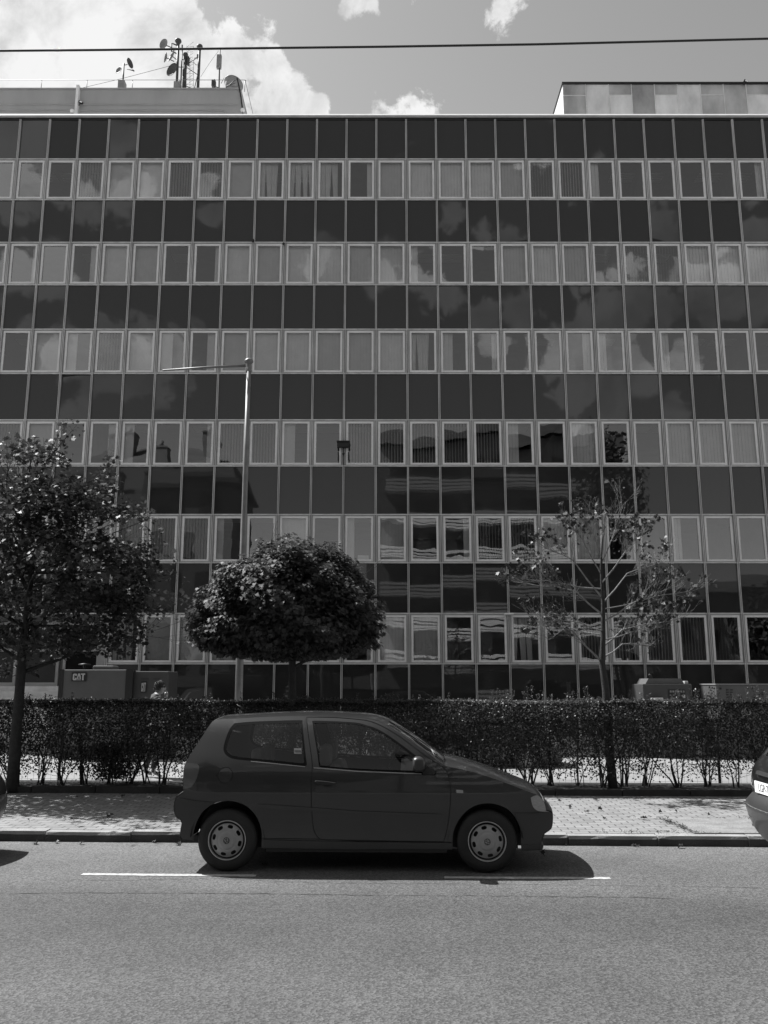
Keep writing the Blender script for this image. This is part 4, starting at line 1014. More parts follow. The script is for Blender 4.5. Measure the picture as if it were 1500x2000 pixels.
sw.tube([Ms @ Vector((.19*math.cos(2*math.pi*i/24), .19*math.sin(2*math.pi*i/24), 0)) for i in range(25)], .015, 6, False); sw.tube([Ms @ Vector((-.19,0,0)), Ms @ Vector((.19,0,0))], .02, 5); sw.tube([Ms @ Vector((0,0,0)), Ms @ Vector((0,0,-.3))], .03, 6)
sw.build('steering_wheel', MATS['car_black'], car)
mi = MB(); q = Z2(296, 275); mi.cbox((q[0]+.1, 0, q[1]+.02), (.03, .2, .06)); mi.build('interior_mirror', MATS['dash'], car, bevel=.01)
# mirror, handle, indicator, sticker, aerial
def emitp(name, loop, off, m, th=.02, parent=car, bev=.006):
    lp = loop
    for sd in (-1, 1):
        b = MB(); b.prism(lp if sd > 0 else lp[::-1], off, off+th, lambda u, v, d, sd=sd: (u, sd*(CARM.W(u, v)+d), v)); o = b.build(name, m, parent, bevel=bev, fixn=True)
    return o
for sd in (-1, 1):
    mb_ = MB(); lp = smooth_loop([Z2(*q) for q in [(397,380),(415,363),(448,361),(476,378),(489,408),(488,448),(468,470),(420,472),(397,455)]], 2)
    cxm = sum(p[0] for p in lp)/len(lp); czm = sum(p[1] for p in lp)/len(lp); n_ = len(lp); vs = []
    for (dd, sc) in ((.02, .75), (.05, .98), (.13, 1.0), (.17, .9), (.185, .6)):
        vs += [(cxm+(p[0]-cxm)*sc, sd*(.745+dd), czm+(p[1]-czm)*sc) for p in lp]
    mb_.add(vs, [(i*n_+j, i*n_+(j+1) % n_, (i+1)*n_+(j+1) % n_, (i+1)*n_+j) for i in range(4) for j in range(n_)]+[tuple(range(4*n_, 5*n_)), tuple(range(n_))[::-1]], True)
    mm = mb_.build('wing_mirror', MATS['car_plastic'], car, fixn=True)
    g = MB(); g.cbox((cxm-.048, sd*.83, czm), (.004, .13, .085)); g.build('mirror_glass', MATS['chrome'], mm)
emitp('mirror_base', [Z2(462,400), Z2(545,455), Z2(568,482), Z2(555,500), Z2(470,500)], -.012, MATS['car_black'], .02)
h = emitp('door_handle', smooth_loop([Z1(1068,548), Z1(1080,541), Z1(1150,545), Z1(1222,556), Z1(1226,570), Z1(1150,570), Z1(1080,565)], 2), .006, MATS['car_black'], .03)
for sd in (-1, 1):
    rec_ = MB(); lp = smooth_loop([Z1(1128,540), Z1(1140,525), Z1(1160,521), Z1(1185,526), Z1(1196,545), Z1(1190,585), Z1(1160,592), Z1(1135,585)], 2); rec_.add([(p[0], sd*(CARM.W(*p)+.003), p[1]) for p in lp], [tuple(range(len(lp)))]); rec_.build('handle_recess', MATS['car_black'], car)
emitp('indicator', smooth_loop([Z2(716,608), Z2(766,611), Z2(768,634), Z2(718,632)], 2), .002, MATS['lamp_clear'], .008, bev=.002)
stb = MB(); lp = [Z1(915,305), Z1(970,305), Z1(972,347), Z1(917,345)]; stb.add([(p[0], -(CARM.W(*p)-.001), p[1]) for p in lp], [(0,1,2,3)]); stk = stb.build('sticker', MATS['sticker'], car)
sl_ = MB(); lp = [Z1(920,320), Z1(967,321), Z1(967,330), Z1(920,329)]; sl_.add([(p[0], -(CARM.W(*p)+.0005), p[1]) for p in lp], [(0,1,2,3)]); sl_.build('sticker_band', MATS['car_plastic'], stk)
ab = MB(); q = Z1(505, 70); ab.tube([(q[0], 0, q[1]+.03), (q[0]-.12, 0, q[1]+.10)], .004, 5); ab.build('aerial', MATS['car_black'], car)
# chrome-like waist highlight strips
emitp('waist_seal', [Z1(600,398), Z1(800,418), Z1(998,439), Z1(998,443), Z1(800,423), Z1(600,403)], .0, MATS['cap_silver'], .004, bev=0)
emitp('waist_seal', [Z1(1060,447), Z1(1110,449), Z1(1388,472), Z2(462,490), Z2(462,496), Z1(1388,478), Z1(1110,455), Z1(1060,452)], .0, MATS['cap_silver'], .004, bev=0)
emitp('sill_cover', [Z1(690,975), Z1(1388,992), Z2(620,997), Z2(680,997), Z2(682,1040), Z2(0,1044), Z1(1388,1046), Z1(700,1034)], .0, MATS['car_plastic'], .012, bev=.005)
emitp('front_spoiler', [Z2(1192,1012), Z2(1335,1008), Z2(1338,1046), Z2(1195,1052)], .0, MATS['car_plastic'], .02, bev=.006)
wx1 = Z2(942,1005)[0]
for sd, y in ((-1, -.815), (1, .815)):
    wheel(car, 0, y, sd, rot=.3); wheel(car, wx1, y, sd, rot=.75)
# number plate at the rear of the small car
# ------------------------------------------------------------------ other cars (hatchback of another make)
def second_car():
    root = empty('parked_car')
    cm = Car([(.15,.70),(.22,.77),(.35,.815),(.5,.835),(.7,.84),(.85,.825),(.95,.80),(1.15,.71),(1.3,.63),(1.40,.56),(1.46,.50)],
             [(0,.80),(.06,.86),(.15,.915),(.3,.965),(.6,1),(3.1,1),(3.5,.96),(3.75,.90),(3.9,.82),(3.97,.74)])
    tp = [(.30,.31),(.14,.32),(.06,.38),(.02,.46),(.0,.54),(.01,.60),(.07,.645),(.09,.66),(.085,.75),(.10,.86),(.14,.95),(.19,1.0),(.36,1.22),(.50,1.37),(.60,1.405),(.9,1.44),(1.3,1.46),(1.7,1.455),(2.1,1.42),(2.3,1.37),(2.6,1.20),(2.98,.98),(3.05,.955),(3.4,.89),(3.7,.80),(3.86,.71),(3.93,.62),(3.96,.55),(3.97,.45),(3.95,.34),(3.86,.25)]
    top_ = smooth_loop(tp, 3, False, 40)
    def arch(cx): return [(cx+.345*math.cos(a), .285+.345*math.sin(a)) for a in np.linspace(0, math.pi, 11)]
    lowp = [(3.62,.24)]+arch(3.2)+[(2.85,.20),(1.15,.20)]+arch(.78)+[(.42,.23)]
    lowp[0] = (3.56, .24)
    out_ = top_+lowp
    wr = smooth_loop([(.62,1.02),(.62,1.12),(.78,1.30),(.9,1.335),(1.42,1.35),(1.44,1.02)], 2); wf = smooth_loop([(1.52,1.02),(1.52,1.35),(1.75,1.345),(2.05,1.30),(2.3,1.20),(2.62,1.02)], 2)
    dr = smooth_loop([(1.48,.26),(1.48,1.38),(1.8,1.39),(2.1,1.345),(2.35,1.23),(2.72,1.0),(2.74,.6),(2.70,.26)], 2); dro = offset_loop(dr, .004)
    tl = smooth_loop([(-.1,.70),(-.1,.92),(.26,.94),(.29,.85),(.22,.70)], 2); hl = smooth_loop([(3.62,.62),(3.66,.73),(3.8,.79),(4.1,.8),(4.1,.6),(3.7,.58)], 2)
    bb_ = [(-.2,.655),(.32,.655),(.43,.5),(.43,.1),(-.2,.1)]; fb_ = [(3.5,.55),(4.2,.55),(4.2,.1),(3.5,.1)]
    v, pt = cm.side(out_, [('wr', wr), ('wf', wf), ('door', dr), ('gap', dro), ('tl', tl), ('hl', hl), ('bb', bb_), ('fb', fb_)], .09)
    PM = MATS['car_dark2']; body = cm.emit('body', v, pt['body'], 0, PM, root); cm.emit('panel_gap', v, pt['gap'], -.01, MATS['car_black'], body); cm.emit('door', v, pt['door'], 0, PM, root)
    cm.emit('side_window', v, pt['wr'], -.003, CG, root); cm.emit('side_window', v, pt['wf'], -.003, CG, root)
    cm.emit('tail_lamp', v, pt['tl'], .003, MATS['lamp_red'], root); cm.emit('headlamp', v, pt['hl'], .003, MATS['lamp_clear'], root)
    cm.emit('bumper', v, pt['bb'], .008, MATS['car_grey'], root); cm.emit('bumper', v, pt['fb'], .008, MATS['car_grey'], root)
    k = [near(top_, q) for q in ((.09,.66),(.19,1.0),(.50,1.37),(.60,1.405),(2.1,1.42),(2.98,.98),(3.96,.55))]; n_ = len(top_)
    B = np.interp(np.arange(n_), [0, k[0], k[1], k[3], k[4], k[5], k[6], n_-1], [.12, .11, .08, .03, .05, .05, .12, .12])
    def dk2(name, a, b, m, s0=-1, s1=1, off=0, n=16, par=root, q=2.2):
        g = MB(); vs, fs = cm.deck(top_[a:b+1], B[a:b+1], s0, s1, n, off, q); g.add(vs, fs, True); return g.build(name, m, par)
    dk2('bumper', 0, k[0], MATS['car_grey']); tg = dk2('tailgate', k[0], k[1], PM); dk2('rear_window', k[1], k[2], CG, -.84, .84)
    dk2('window_frame', k[1], k[2], PM, -1, -.84, n=3); dk2('window_frame', k[1], k[2], PM, .84, 1, n=3); dk2('roof', k[2], k[4], PM)
    dk2('windscreen', k[4], k[5], CG, -.9, .9); dk2('screen_pillar', k[4], k[5], PM, -1, -.9, n=3); dk2('screen_pillar', k[4], k[5], PM, .9, 1, n=3)
    dk2('bonnet', k[5], k[6], PM); dk2('bumper', k[6], n_-1, MATS['car_grey'])
    def rp(z, y, off): # point on the rear face
        i = min((q for q in range(k[1]+4)), key=lambda q: abs(top_[q][1]-z)); x = top_[i][0]; w_ = cm.W(x, z)*1.0; s = y/w_
        return Vector((x-B[i]*(1-abs(s)**2.2)-off, y, z))
    # rear details: handle strip, plate with its text, badge, seam lines, fog lamp, exhaust cut-out
    def rquad(name, y0, y1, z0, z1, off, m, par=None, n=10, th=.012):
        g = MB(); vs = []
        for i in range(n+1):
            y = y0+(y1-y0)*i/n; a = rp(z0, y, off); c_ = rp(z1, y, off); vs += [a, c_, a+Vector((th, 0, 0)), c_+Vector((th, 0, 0))]
        g.add(vs, [f for i in range(n) for f in ((4*i, 4*i+1, 4*i+5, 4*i+4), (4*i+1, 4*i+3, 4*i+7, 4*i+5), (4*i+2, 4*i, 4*i+4, 4*i+6))]+[(0, 2, 3, 1), (4*n, 4*n+1, 4*n+3, 4*n+2)])
        return g.build(name, m, par or tg, fixn=True)
    rquad('handle_strip', -.34, .34, .875, .905, .030, MATS['car_plastic'], th=.03); rquad('plate_recess', -.36, .36, .70, .87, .004, MATS['car_black'], th=.004)
    rquad('chrome_trim', -.60, .60, .985, .998, .006, MATS['chrome']); rquad('bumper_line', -.68, .68, .575, .583, .004, MATS['chrome'], th=.004)
    rquad('bumper_groove', -.68, .68, .60, .625, .003, MATS['car_black'], th=.003)
    pl = MB(); a = rp(.79, 0, .035); pl.box((a.x-.004, -.26, .715), (a.x+.004, .26, .82)); plate = pl.build('number_plate', MATS['plate_white'], tg)
    plate.rotation_euler = (0, 0, 0)
    g = MB(); vs, fs = text_mesh('LGP-774', .10, bold=.0); g.add([(a.x-.006, -q.x*.93, .764+q.y) for q in vs], fs); g.build('plate_text', MATS['plate_ink'], plate)
    g = MB(); g.box((a.x-.005, -.258, .717), (a.x-.0045, -.23, .818)); g.build('plate_band', MATS['car_plastic'], plate)
    bd = MB(); c_ = rp(.94, .0, .012)
    for s_ in (0, .035): bd.tube([(c_.x, -.05, .915+s_), (c_.x, 0, .945+s_), (c_.x, .05, .915+s_)], .007, 5)
    bd.build('badge', MATS['chrome'], tg)
    bt = MB(); vs, fs = text_mesh('1.4', .05); c_ = rp(.94, .44, .004); bt.add([(c_.x-abs(q.x)*.0, .44-q.x, .94+q.y) for q in vs], fs); bt.build('badge_text', MATS['chrome'], tg)
    for y in (-.42, .42):
        fg = MB(); c_ = rp(.42, y, .0); fg.lathe([(.0, .0), (.04, .0), (.042, .02)], 20, Matrix.Translation(c_+Vector((.0 if abs(y) < 0 else .004,0,0))) @ Matrix.Rotation(R(90), 4, 'Y')); fg.build('fog_lamp', MATS['lamp_clear'], root, fixn=True)
        rquad('fog_recess', y-.09, y+.09, .35, .48, .003, MATS['car_black'], root, 4, .003)
    for y in (-.62, .62): rquad('reflector', y-.045, y+.045, .74, .77, .008, MATS['lamp_clear'], tg, 3)
    f_ = MB(); f_.box((.35, -.76, .18), (3.7, .76, .24)); f_.box((3.3, -.45, .25), (3.7, .45, .6)); f_.box((.2,-.6,.25),(.5,.6,.62)); f_.build('floor_pan', MATS['car_black'], root)
    for y in (-.36, .36): seat(1.75, y, .48, 1.05, True, root)
    for sx in (-1, 1):
        for xa in (.78, 3.2):
            l_ = MB(); vs = []
            for i in range(15):
                t_ = math.pi*(-.05+1.1*i/14); vs += [(xa+.34*math.cos(t_), sx*.45, .285+.34*math.sin(t_)), (xa+.34*math.cos(t_), sx*.80, .285+.34*math.sin(t_))]
            l_.add(vs, [(2*i, 2*i+2, 2*i+3, 2*i+1) for i in range(14)]); l_.add([(xa-.34, sx*.45, .16), (xa+.34, sx*.45, .16), (xa+.34, sx*.45, .62), (xa-.34, sx*.45, .62)], [(0,1,2,3)]); l_.build('wheel_liner', MATS['car_black'], root)
            wheel(root, xa, sx*.825, sx, emblem=False, rot=xa)
        m_ = MB(); m_.box((2.45, sx*.80, .95), (2.57, sx*1.0, 1.09)); m_.build('wing_mirror', MATS['car_plastic'], root, bevel=.03)
    return root
c2 = second_car(); tag(c2, 'dark hatchback at the right edge showing its rear number plate and grey bumper', 'car')
# bumper corner seen at the photograph's right edge
c2.rotation_euler = (0, 0, -PSI+.0); c2.location = (3.60, 8.45, -0.02)
c3 = copy_tree(c2); tag(c3, 'dark car at the left edge with only the tip of its nose showing', 'car')
e_ = pix(6, 1560, 9.0); c3.location = (-8.09, 9.42, 0)
c4 = copy_tree(c2); tag(c4, 'car in the yard behind the hedge, roof showing beside the leftmost trunk', 'car', 'cars parked in the yard behind the hedge')
c4.rotation_euler = (0, 0, R(90)); c4.location = (pix(75, 1360, 18.5).x, 21.0, .06)
c5 = copy_tree(c2); tag(c5, 'car in the yard with its roof line just above the hedge top mid frame', 'car', 'cars parked in the yard behind the hedge')
c5.rotation_euler = (0, 0, 0); c5.location = (pix(862, 1365, 19.0).x-1.55, 19.0, -.12)
for o in (c4, c5): pass
# ------------------------------------------------------------------ street lamp pole
mat('galvanised', .2, .5, .2, 4, metal=.3)
def lamp_pole():
    Yp = 17.3; base = Vector((pix(467, 1340, Yp).x, Yp, .06)); root = empty('lamp_pole', base); tag(root, 'tall galvanised pole with a long thin arm pointing left in front of the facade', 'pole')
    t = MB(); topz = pix(486, 712, Yp).z-base.z; dx = pix(486, 712, Yp).x-base.x
    t.tube([(0,0,0), (dx*.35,0,topz*.35), (dx*.36,0,topz*.355), (dx*.7,0,topz*.7), (dx,0,topz)], [.078,.074,.062,.056,.044], 16); t.build('pole', MATS['galvanised'], root)
    c_ = MB(); c_.lathe([(0,.14),(.05,.13),(.09,.09),(.095,.06),(.075,.035),(.05,.02),(.05,-.12),(.06,-.13),(.06,-.16),(.045,-.16)], 20, Matrix.Translation((dx,0,topz))); c_.build('cap', MATS['galvanised'], root, fixn=True)
    e = pix(318, 723.5, Yp)-base; s_ = pix(480, 714, Yp)-base; a = MB(); a.tube([s_, s_.lerp(e, .5)+Vector((0,0,.01)), e], [.027, .024, .020], 10); a.build('arm', MATS['galvanised'], root)
lamp_pole()
# ------------------------------------------------------------------ generators in the yard
mat('gen_paint', .09, .5, .12, 2, bump=.1, bscale=8); mat('gen_paint2', .055, .5, .12, 2); mat('gen_black', .015, .5); mat('gen_light', .42, .6)
def generator_big():
    Yg = 20.2; x0, x1 = pix(117, 1340, Yg).x, pix(250, 1340, Yg).x; xr = pix(326, 1340, Yg).x; zt = pix(180, 1308, Yg).z; base = Vector(((x0+xr)/2, Yg, .08))
    root = empty('generator', base); tag(root, 'large grey canopied generator with black corner posts and a square letter badge', 'generator')
    def W_(x, y, z): return (x-base.x, y-base.y, z-base.z)
    b = MB(); b.box(W_(x0+.05, Yg, .35), W_(x1-.04, Yg+1.1, zt)); b.build('canopy', MATS['gen_paint'], root, bevel=.02)
    b = MB(); b.box(W_(x1+.03, Yg+.12, .35), W_(xr, Yg+1.05, zt-.035)); h = b.build('end_canopy', MATS['gen_paint2'], root, bevel=.02)
    for xa, wd in ((x0, .10), (x1-.03, .16)):
        b = MB(); b.box(W_(xa-.03, Yg-.012, .2), W_(xa-.03+wd, Yg+.2, zt+.01)); b.build('corner_post', MATS['gen_black'], root)
    b = MB(); b.box(W_(x0, Yg+.03, .08), W_(xr, Yg+1.05, .35)); b.build('base_frame', MATS['gen_black'], root)
    b = MB(); q = pix(207, 1300, Yg+.6); b.box(W_(q.x-.25, Yg+.4, zt+.0), W_(q.x+.25, Yg+.8, zt+.10)); b.build('air_intake', MATS['gen_paint'], root, bevel=.03)
    b = MB(); q = pix(165, 1303, Yg+.6); b.lathe([(0,.02),(.14,.0),(.14,-.02),(.03,-.03),(.03,-.1)], 20, Matrix.Translation(W_(q.x, Yg+.6, zt+.14))); b.build('exhaust_cap', MATS['gen_black'], root, fixn=True)
    # badge: black rounded square with pale letters over a lighter triangle
    def badge(cx, cz, w_, hgt, y, sq=1.0):
        p = MB(); p.box(W_(cx-w_/2, y-.006, cz-hgt/2), W_(cx+w_/2, y+.002, cz+hgt/2)); pb_ = p.build('badge', MATS['gen_black'], root)
        sx, sz = w_/1.6, hgt/1.0
        def pg(poly, m, off): g = MB(); g.prism([(cx+u*sx, cz+v*sz) for u, v in poly], y-off-.002, y-off, lambda u, v, d: W_(u, d, v)); g.build('letter' if m == 'gen_light' else 'triangle', MATS[m], pb_, fixn=True)
        pg([(-.30,.36),(-.58,.36),(-.66,.28),(-.66,-.28),(-.58,-.38),(-.34,-.38),(-.27,-.30),(-.27,-.10),(-.42,-.10),(-.42,-.24),(-.50,-.24),(-.50,.22),(-.42,.22),(-.42,.10),(-.24,.10),(-.24,.30)], 'gen_light', .008)
        pg([(-.10,.38),(.10,.38),(.26,-.30),(.10,-.18),(0,.16),(-.10,-.18),(-.26,-.30)], 'gen_light', .008)
        pg([(.18,.38),(.66,.38),(.66,.24),(.52,.24),(.52,-.38),(.36,-.38),(.36,.24),(.22,.24)], 'gen_light', .008)
        pg([(-.32,-.40),(.32,-.40),(0,-.10)], 'gen_mid', .012)
    mat('gen_mid', .2, .6)
    c_ = pix(155, 1322, Yg); badge(c_.x, c_.z, .335, .20, Yg-.02)
    c_ = pix(281, 1342, Yg+.12); badge(c_.x, c_.z, .12, .26, Yg+.10)
    b = MB()
    for (xa, xb) in ((275, 291), (299, 312)):
        p, q = pix(xa, 1326, Yg+.1), pix(xb, 1327, Yg+.1); b.box(W_(p.x, Yg+.112, p.z-.006), W_(q.x, Yg+.118, p.z+.006))
    b.build('hinge_line', MATS['gen_black'], root)
generator_big()
def generator_panel():
    Yg = 20.6; A = lambda x, y, dy=0: pix(x, y, Yg+dy); x0, xm, x1 = A(1256,1350).x, A(1296,1350).x, A(1352,1350).x; zt = A(1300,1336).z
    base = Vector(((x0+x1)/2, Yg, .08)); root = empty('generator', base); tag(root, 'smaller dark generator with a raised lid and a dark control panel', 'generator')
    W_ = lambda x, y, z: (x-base.x, y-base.y, z-base.z)
    b = MB(); poly = [(x0-.02, .08), (x1, .08), (x1, zt), (x0, zt)]; b.prism(poly, Yg, Yg+.9, lambda u, v, d: W_(u, d, v)); b.build('housing', MATS['gen_paint2'], root, bevel=.015, fixn=True)
    l_ = MB(); zz = A(1300,1325).z; l_.prism([(A(1262,1336).x, zt+.002), (A(1338,1336).x, zt+.002), (A(1332,1325).x, zz), (A(1268,1325).x, zz)], Yg+.06, Yg+.8, lambda u, v, d: W_(u, d, v)); l_.build('lid', MATS['gen_paint'], root, fixn=True)
    l_ = MB(); l_.box(W_(A(1340,1330).x, Yg+.1, zt+.003), W_(A(1347,1330).x, Yg+.3, A(1340,1330).z)); l_.build('filler', MATS['gen_light'], root, bevel=.01)
    p = MB(); a, c_ = A(1305,1347), A(1339,1364); p.box(W_(a.x, Yg-.012, c_.z), W_(c_.x, Yg-.002, a.z)); cp = p.build('control_panel', MATS['gen_black'], root)
    for i in range(6):
        g = MB(); q = A(1309.5+i*5.0, 1350.5); g.box(W_(q.x-.022, Yg-.018, q.z-.024), W_(q.x+.022, Yg-.013, q.z+.024)); g.build('gauge', MATS['gen_mid'], cp)
    g = MB(); q = A(1335, 1360); g.box(W_(q.x-.035, Yg-.018, q.z-.035), W_(q.x+.035, Yg-.013, q.z+.035)); g.build('display', MATS['gen_light'], cp)
    for xx in (1309, 1315.5, 1326):
        g = MB(); q = A(xx, 1357.5); g.box(W_(q.x-.018, Yg-.016, q.z-.010), W_(q.x+.018, Yg-.013, q.z+.010)); g.build('switch', MATS['gen_mid'], cp)
    g = MB(); a, c_ = A(1269,1363), A(1293,1373); g.box(W_(a.x, Yg-.12, c_.z-.1), W_(c_.x, Yg-.003, a.z)); g.build('socket_box', MATS['gen_light'], root, bevel=.01)
    g = MB(); q = A(1279, 1320); g.tube([W_(q.x, Yg+.3, zz-.02), W_(q.x, Yg+.3, q.z), W_(q.x-.05, Yg+.3, q.z+.03)], .03, 8); g.build('exhaust', MATS['gen_black'], root)
generator_panel()
def generator_vent():
    Yg = 20.4; A = lambda x, y, dy=0: pix(x, y, Yg+dy); x0, x1 = A(1399,1350).x, A(1560,1350).x; zt = A(1450,1336).z
    base = Vector(((x0+x1)/2, Yg, .08)); root = empty('generator', base); tag(root, 'wide grey generator box with louvred vents at the far right behind the hedge', 'generator')
    W_ = lambda x, y, z: (x-base.x, y-base.y, z-base.z)
    b = MB(); b.box(W_(x0, Yg, .08), W_(x1, Yg+1, zt-.02)); b.build('housing', MATS['gen_paint'], root, bevel=.012)
    b = MB(); b.box(W_(x0-.015, Yg-.02, zt-.02), W_(x1+.015, Yg+1.02, zt+.01)); b.build('lid', MATS['gen_mid'], root)
    for (xa, xb) in ((1417, 1433), (1479, 1493)):
        for half in (0, 1):
            v_ = MB(); p, q = A(xa+(xb-xa)*half*.5+.5, 1345), A(xa+(xb-xa)*(half+1)*.5-.5, 1371)
            for k in range(9): z = q.z-.2+(p.z-q.z+.2)*(k+.3)/9; v_.box(W_(p.x, Yg-.012, z), W_(q.x, Yg-.001, z+.022))
            v_.build('vent', MATS['gen_black'], root)
    for xx in (1407, 1470): g = MB(); q = A(xx, 1345); g.cbox(W_(q.x, Yg-.01, q.z), (.04, .02, .04)); g.build('latch', MATS['gen_black'], root)
generator_vent()
# ------------------------------------------------------------------ person in the yard
mat('skin', .30, .5, .08, 6); mat('hair', .06, .6, .4, 30); mat('shirt', .07, .85, .12, 4, bump=.3, bscale=12); mat('trousers', .05, .9); mat('shade_lens', .01, .1)
def person():
    Yp = 16.4; c_ = pix(305, 1366, Yp); root = empty('person', (c_.x, Yp, .07)); tag(root, 'person in a grey shirt and dark glasses walking behind the hedge, hand raised to face', 'person')
    root.rotation_euler = (0, 0, R(18))
    H = pix(305, 1331, Yp).z-.07; k = H/1.70
    def skinned(name, vs, es, rad, m, parent, sub=2, rootv=0):
        me = bpy.data.meshes.new(name); me.from_pydata([tuple(Vector(v)*k) for v in vs], es, []); me.materials.append(m); o = bpy.data.objects.new(name, me); C.objects.link(o); o.parent = parent
        sk = o.modifiers.new('skin', 'SKIN'); sk.use_smooth_shade = True
        sv = me.skin_vertices[0].data if me.skin_vertices else None
        if sv is None:
            bm = bmesh.new(); bm.from_mesh(me); bm.verts.layers.skin.verify(); bm.to_mesh(me); bm.free(); sv = me.skin_vertices[0].data
        for i, r in enumerate(rad): sv[i].radius = (r[0]*k, r[1]*k) if isinstance(r, tuple) else (r*k, r*k); sv[i].use_root = i == rootv
        ss = o.modifiers.new('sub', 'SUBSURF'); ss.levels = sub; ss.render_levels = sub; return o
    # facing +x (to the right in the picture); y+ is the person's left, away from the camera
    V = [(0,0,.95),(0,0,1.12),(.0,0,1.30),(.01,0,1.43),(.025,0,1.50),(.04,0,1.555),  # pelvis..neck
         (0,-.16,1.415),(-.03,-.235,1.18),(.10,-.22,.98),                            # right arm hanging forward
         (0,.16,1.415),(.06,.235,1.20),(.17,.13,1.34),(.185,.08,1.42),                 # left arm raised
         (.0,-.10,.90),(.06,-.10,.50),(.0,-.10,.09),(.14,-.10,.04),
         (.0,.10,.90),(-.04,.10,.50),(-.14,.10,.09),(.0,.10,.04)]
    E2 = [(0,1),(1,2),(2,3),(3,4),(4,5),(3,6),(6,7),(7,8),(3,9),(9,10),(10,11),(11,12),(0,13),(13,14),(14,15),(15,16),(0,17),(17,18),(18,19),(19,20)]
    Rr = [(.13,.16),(.11,.15),(.12,.17),(.09,.12),.055,.052,.062,.045,.032,.062,.045,.03,.028,.085,.058,.042,.035,.085,.058,.042,.035]
    skinned('body', V, E2, Rr, MATS['skin'], root)
    Vs = [(0,0,.93),(0,0,1.12),(0,0,1.30),(.0,0,1.42),(.01,0,1.475),(0,-.165,1.41),(-.02,-.225,1.24),(0,.165,1.41),(.04,.225,1.26)]
    skinned('shirt', Vs, [(0,1),(1,2),(2,3),(3,4),(3,5),(5,6),(3,7),(7,8)], [(.145,.175),(.13,.168),(.14,.185),(.12,.15),.068,.085,.07,.085,.07], MATS['shirt'], root)
    skinned('trousers', [(0,0,.98),(0,-.10,.86),(.055,-.10,.50),(0,-.10,.12),(0,.10,.86),(-.035,.10,.50),(-.13,.10,.12)], [(0,1),(1,2),(2,3),(0,4),(4,5),(5,6)], [(.14,.17),.10,.072,.06,.10,.072,.06], MATS['trousers'], root)
    # head
    hd = MB(); n = 20; m = 16; vs = []
    for i in range(m+1):
        a = math.pi*i/m; z = math.cos(a)*.118; r0 = math.sin(a)
        for j in range(n):
            t_ = 2*math.pi*j/n; x = math.cos(t_)*.096*r0; y = math.sin(t_)*.075*r0
            if z < 0: x = x*(1-.22*(-z/.118))+.018*(-z/.118); y *= 1-.28*(-z/.118)
            if x > .05 and abs(y) < .02 and -.04 < z < .01: x += .022*(1-abs(y)/.02)      # nose
            if x > .05 and abs(y) < .045 and .005 < z < .035: x -= .008                    # eye sockets
            if x > .05 and abs(y) < .03 and -.075 < z < -.05: x += .006                    # mouth
            vs.append(((x+.055)*k, y*k, (z+1.585)*k))
    hd.add(vs, [(i*n+j, (i+1)*n+j, (i+1)*n+(j+1) % n, i*n+(j+1) % n) for i in range(m) for j in range(n)], True); hh = hd.build('head', MATS['skin'], root)
    for sd in (-1, 1):
        e = MB(); e.sphere((.045*k, sd*.076*k, 1.575*k), .024*k, 8, 6, (.8,.35,1.2)); e.build('ear', MATS['skin'], hh)
    # hair: cap of many short strands on the upper back of the head
    hp = []; hn = []
    for i in range(2600):
        d = rng.normal(size=3); d /= np.linalg.norm(d)
        if d[2] < -.35 or (d[0] > .55 and d[2] < .45) or (d[0] > .1 and d[2] < .02): continue
        hp.append(((.050+d[0]*.104)*k, d[1]*.084*k, (1.592+d[2]*.124)*k)); hn.append(d+rng.normal(0, .35, 3))
    leaves(np.array(hp), np.array(hn), np.full(len(hp), .035*k), [(-.5,-.12),(.5,-.05),(.5,.05),(-.5,.12)], MATS['hair'], 'hair', hh)
    g = MB()
    for sd in (-1, 1): g.cbox((.142*k, sd*.034*k, 1.605*k), (.008*k, .052*k, .034*k)); g.tube([(.14*k, sd*.06*k, 1.610*k), (.05*k, sd*.082*k, 1.605*k)], .003*k, 4)
    g.tube([(.145*k, -.01*k, 1.612*k), (.145*k, .01*k, 1.612*k)], .003*k, 4); g.build('sunglasses', MATS['shade_lens'], hh)
    # raised hand with five fingers near the chin, and the hanging hand
    def hand(p, dirv, up, nm='hand'):
        p = Vector(p); d = Vector(dirv).normalized(); u_ = Vector(up).normalized(); s_ = d.cross(u_).normalized(); b = MB()
        b.tube([(p+d*-.01)*k, (p+d*.04)*k, (p+d*.08)*k], [.026*k, .036*k, .032*k], 10)
        for i, ln in enumerate((.068, .078, .072, .055)):
            o_ = p+d*.08+s_*(-.027+.018*i); b.tube([o_*k, (o_+d*ln*.5-u_*.008)*k, (o_+d*ln*.8-u_*.025)*k, (o_+d*ln-u_*.045)*k], [.0095*k, .009*k, .008*k, .006*k], 7)
        o_ = p+d*.03-s_*.03; b.tube([o_*k, (o_+d*.03-s_*.022)*k, (o_+d*.06-s_*.03-u_*.012)*k], [.012*k, .010*k, .007*k], 7); b.build(nm, MATS['skin'], root)
    hand((.188,.075,1.425), (-.08,-.35,.9), (.9,0,.1)); hand((.105,-.222,.965), (.3,.05,-1), (0,-1,0))
person()
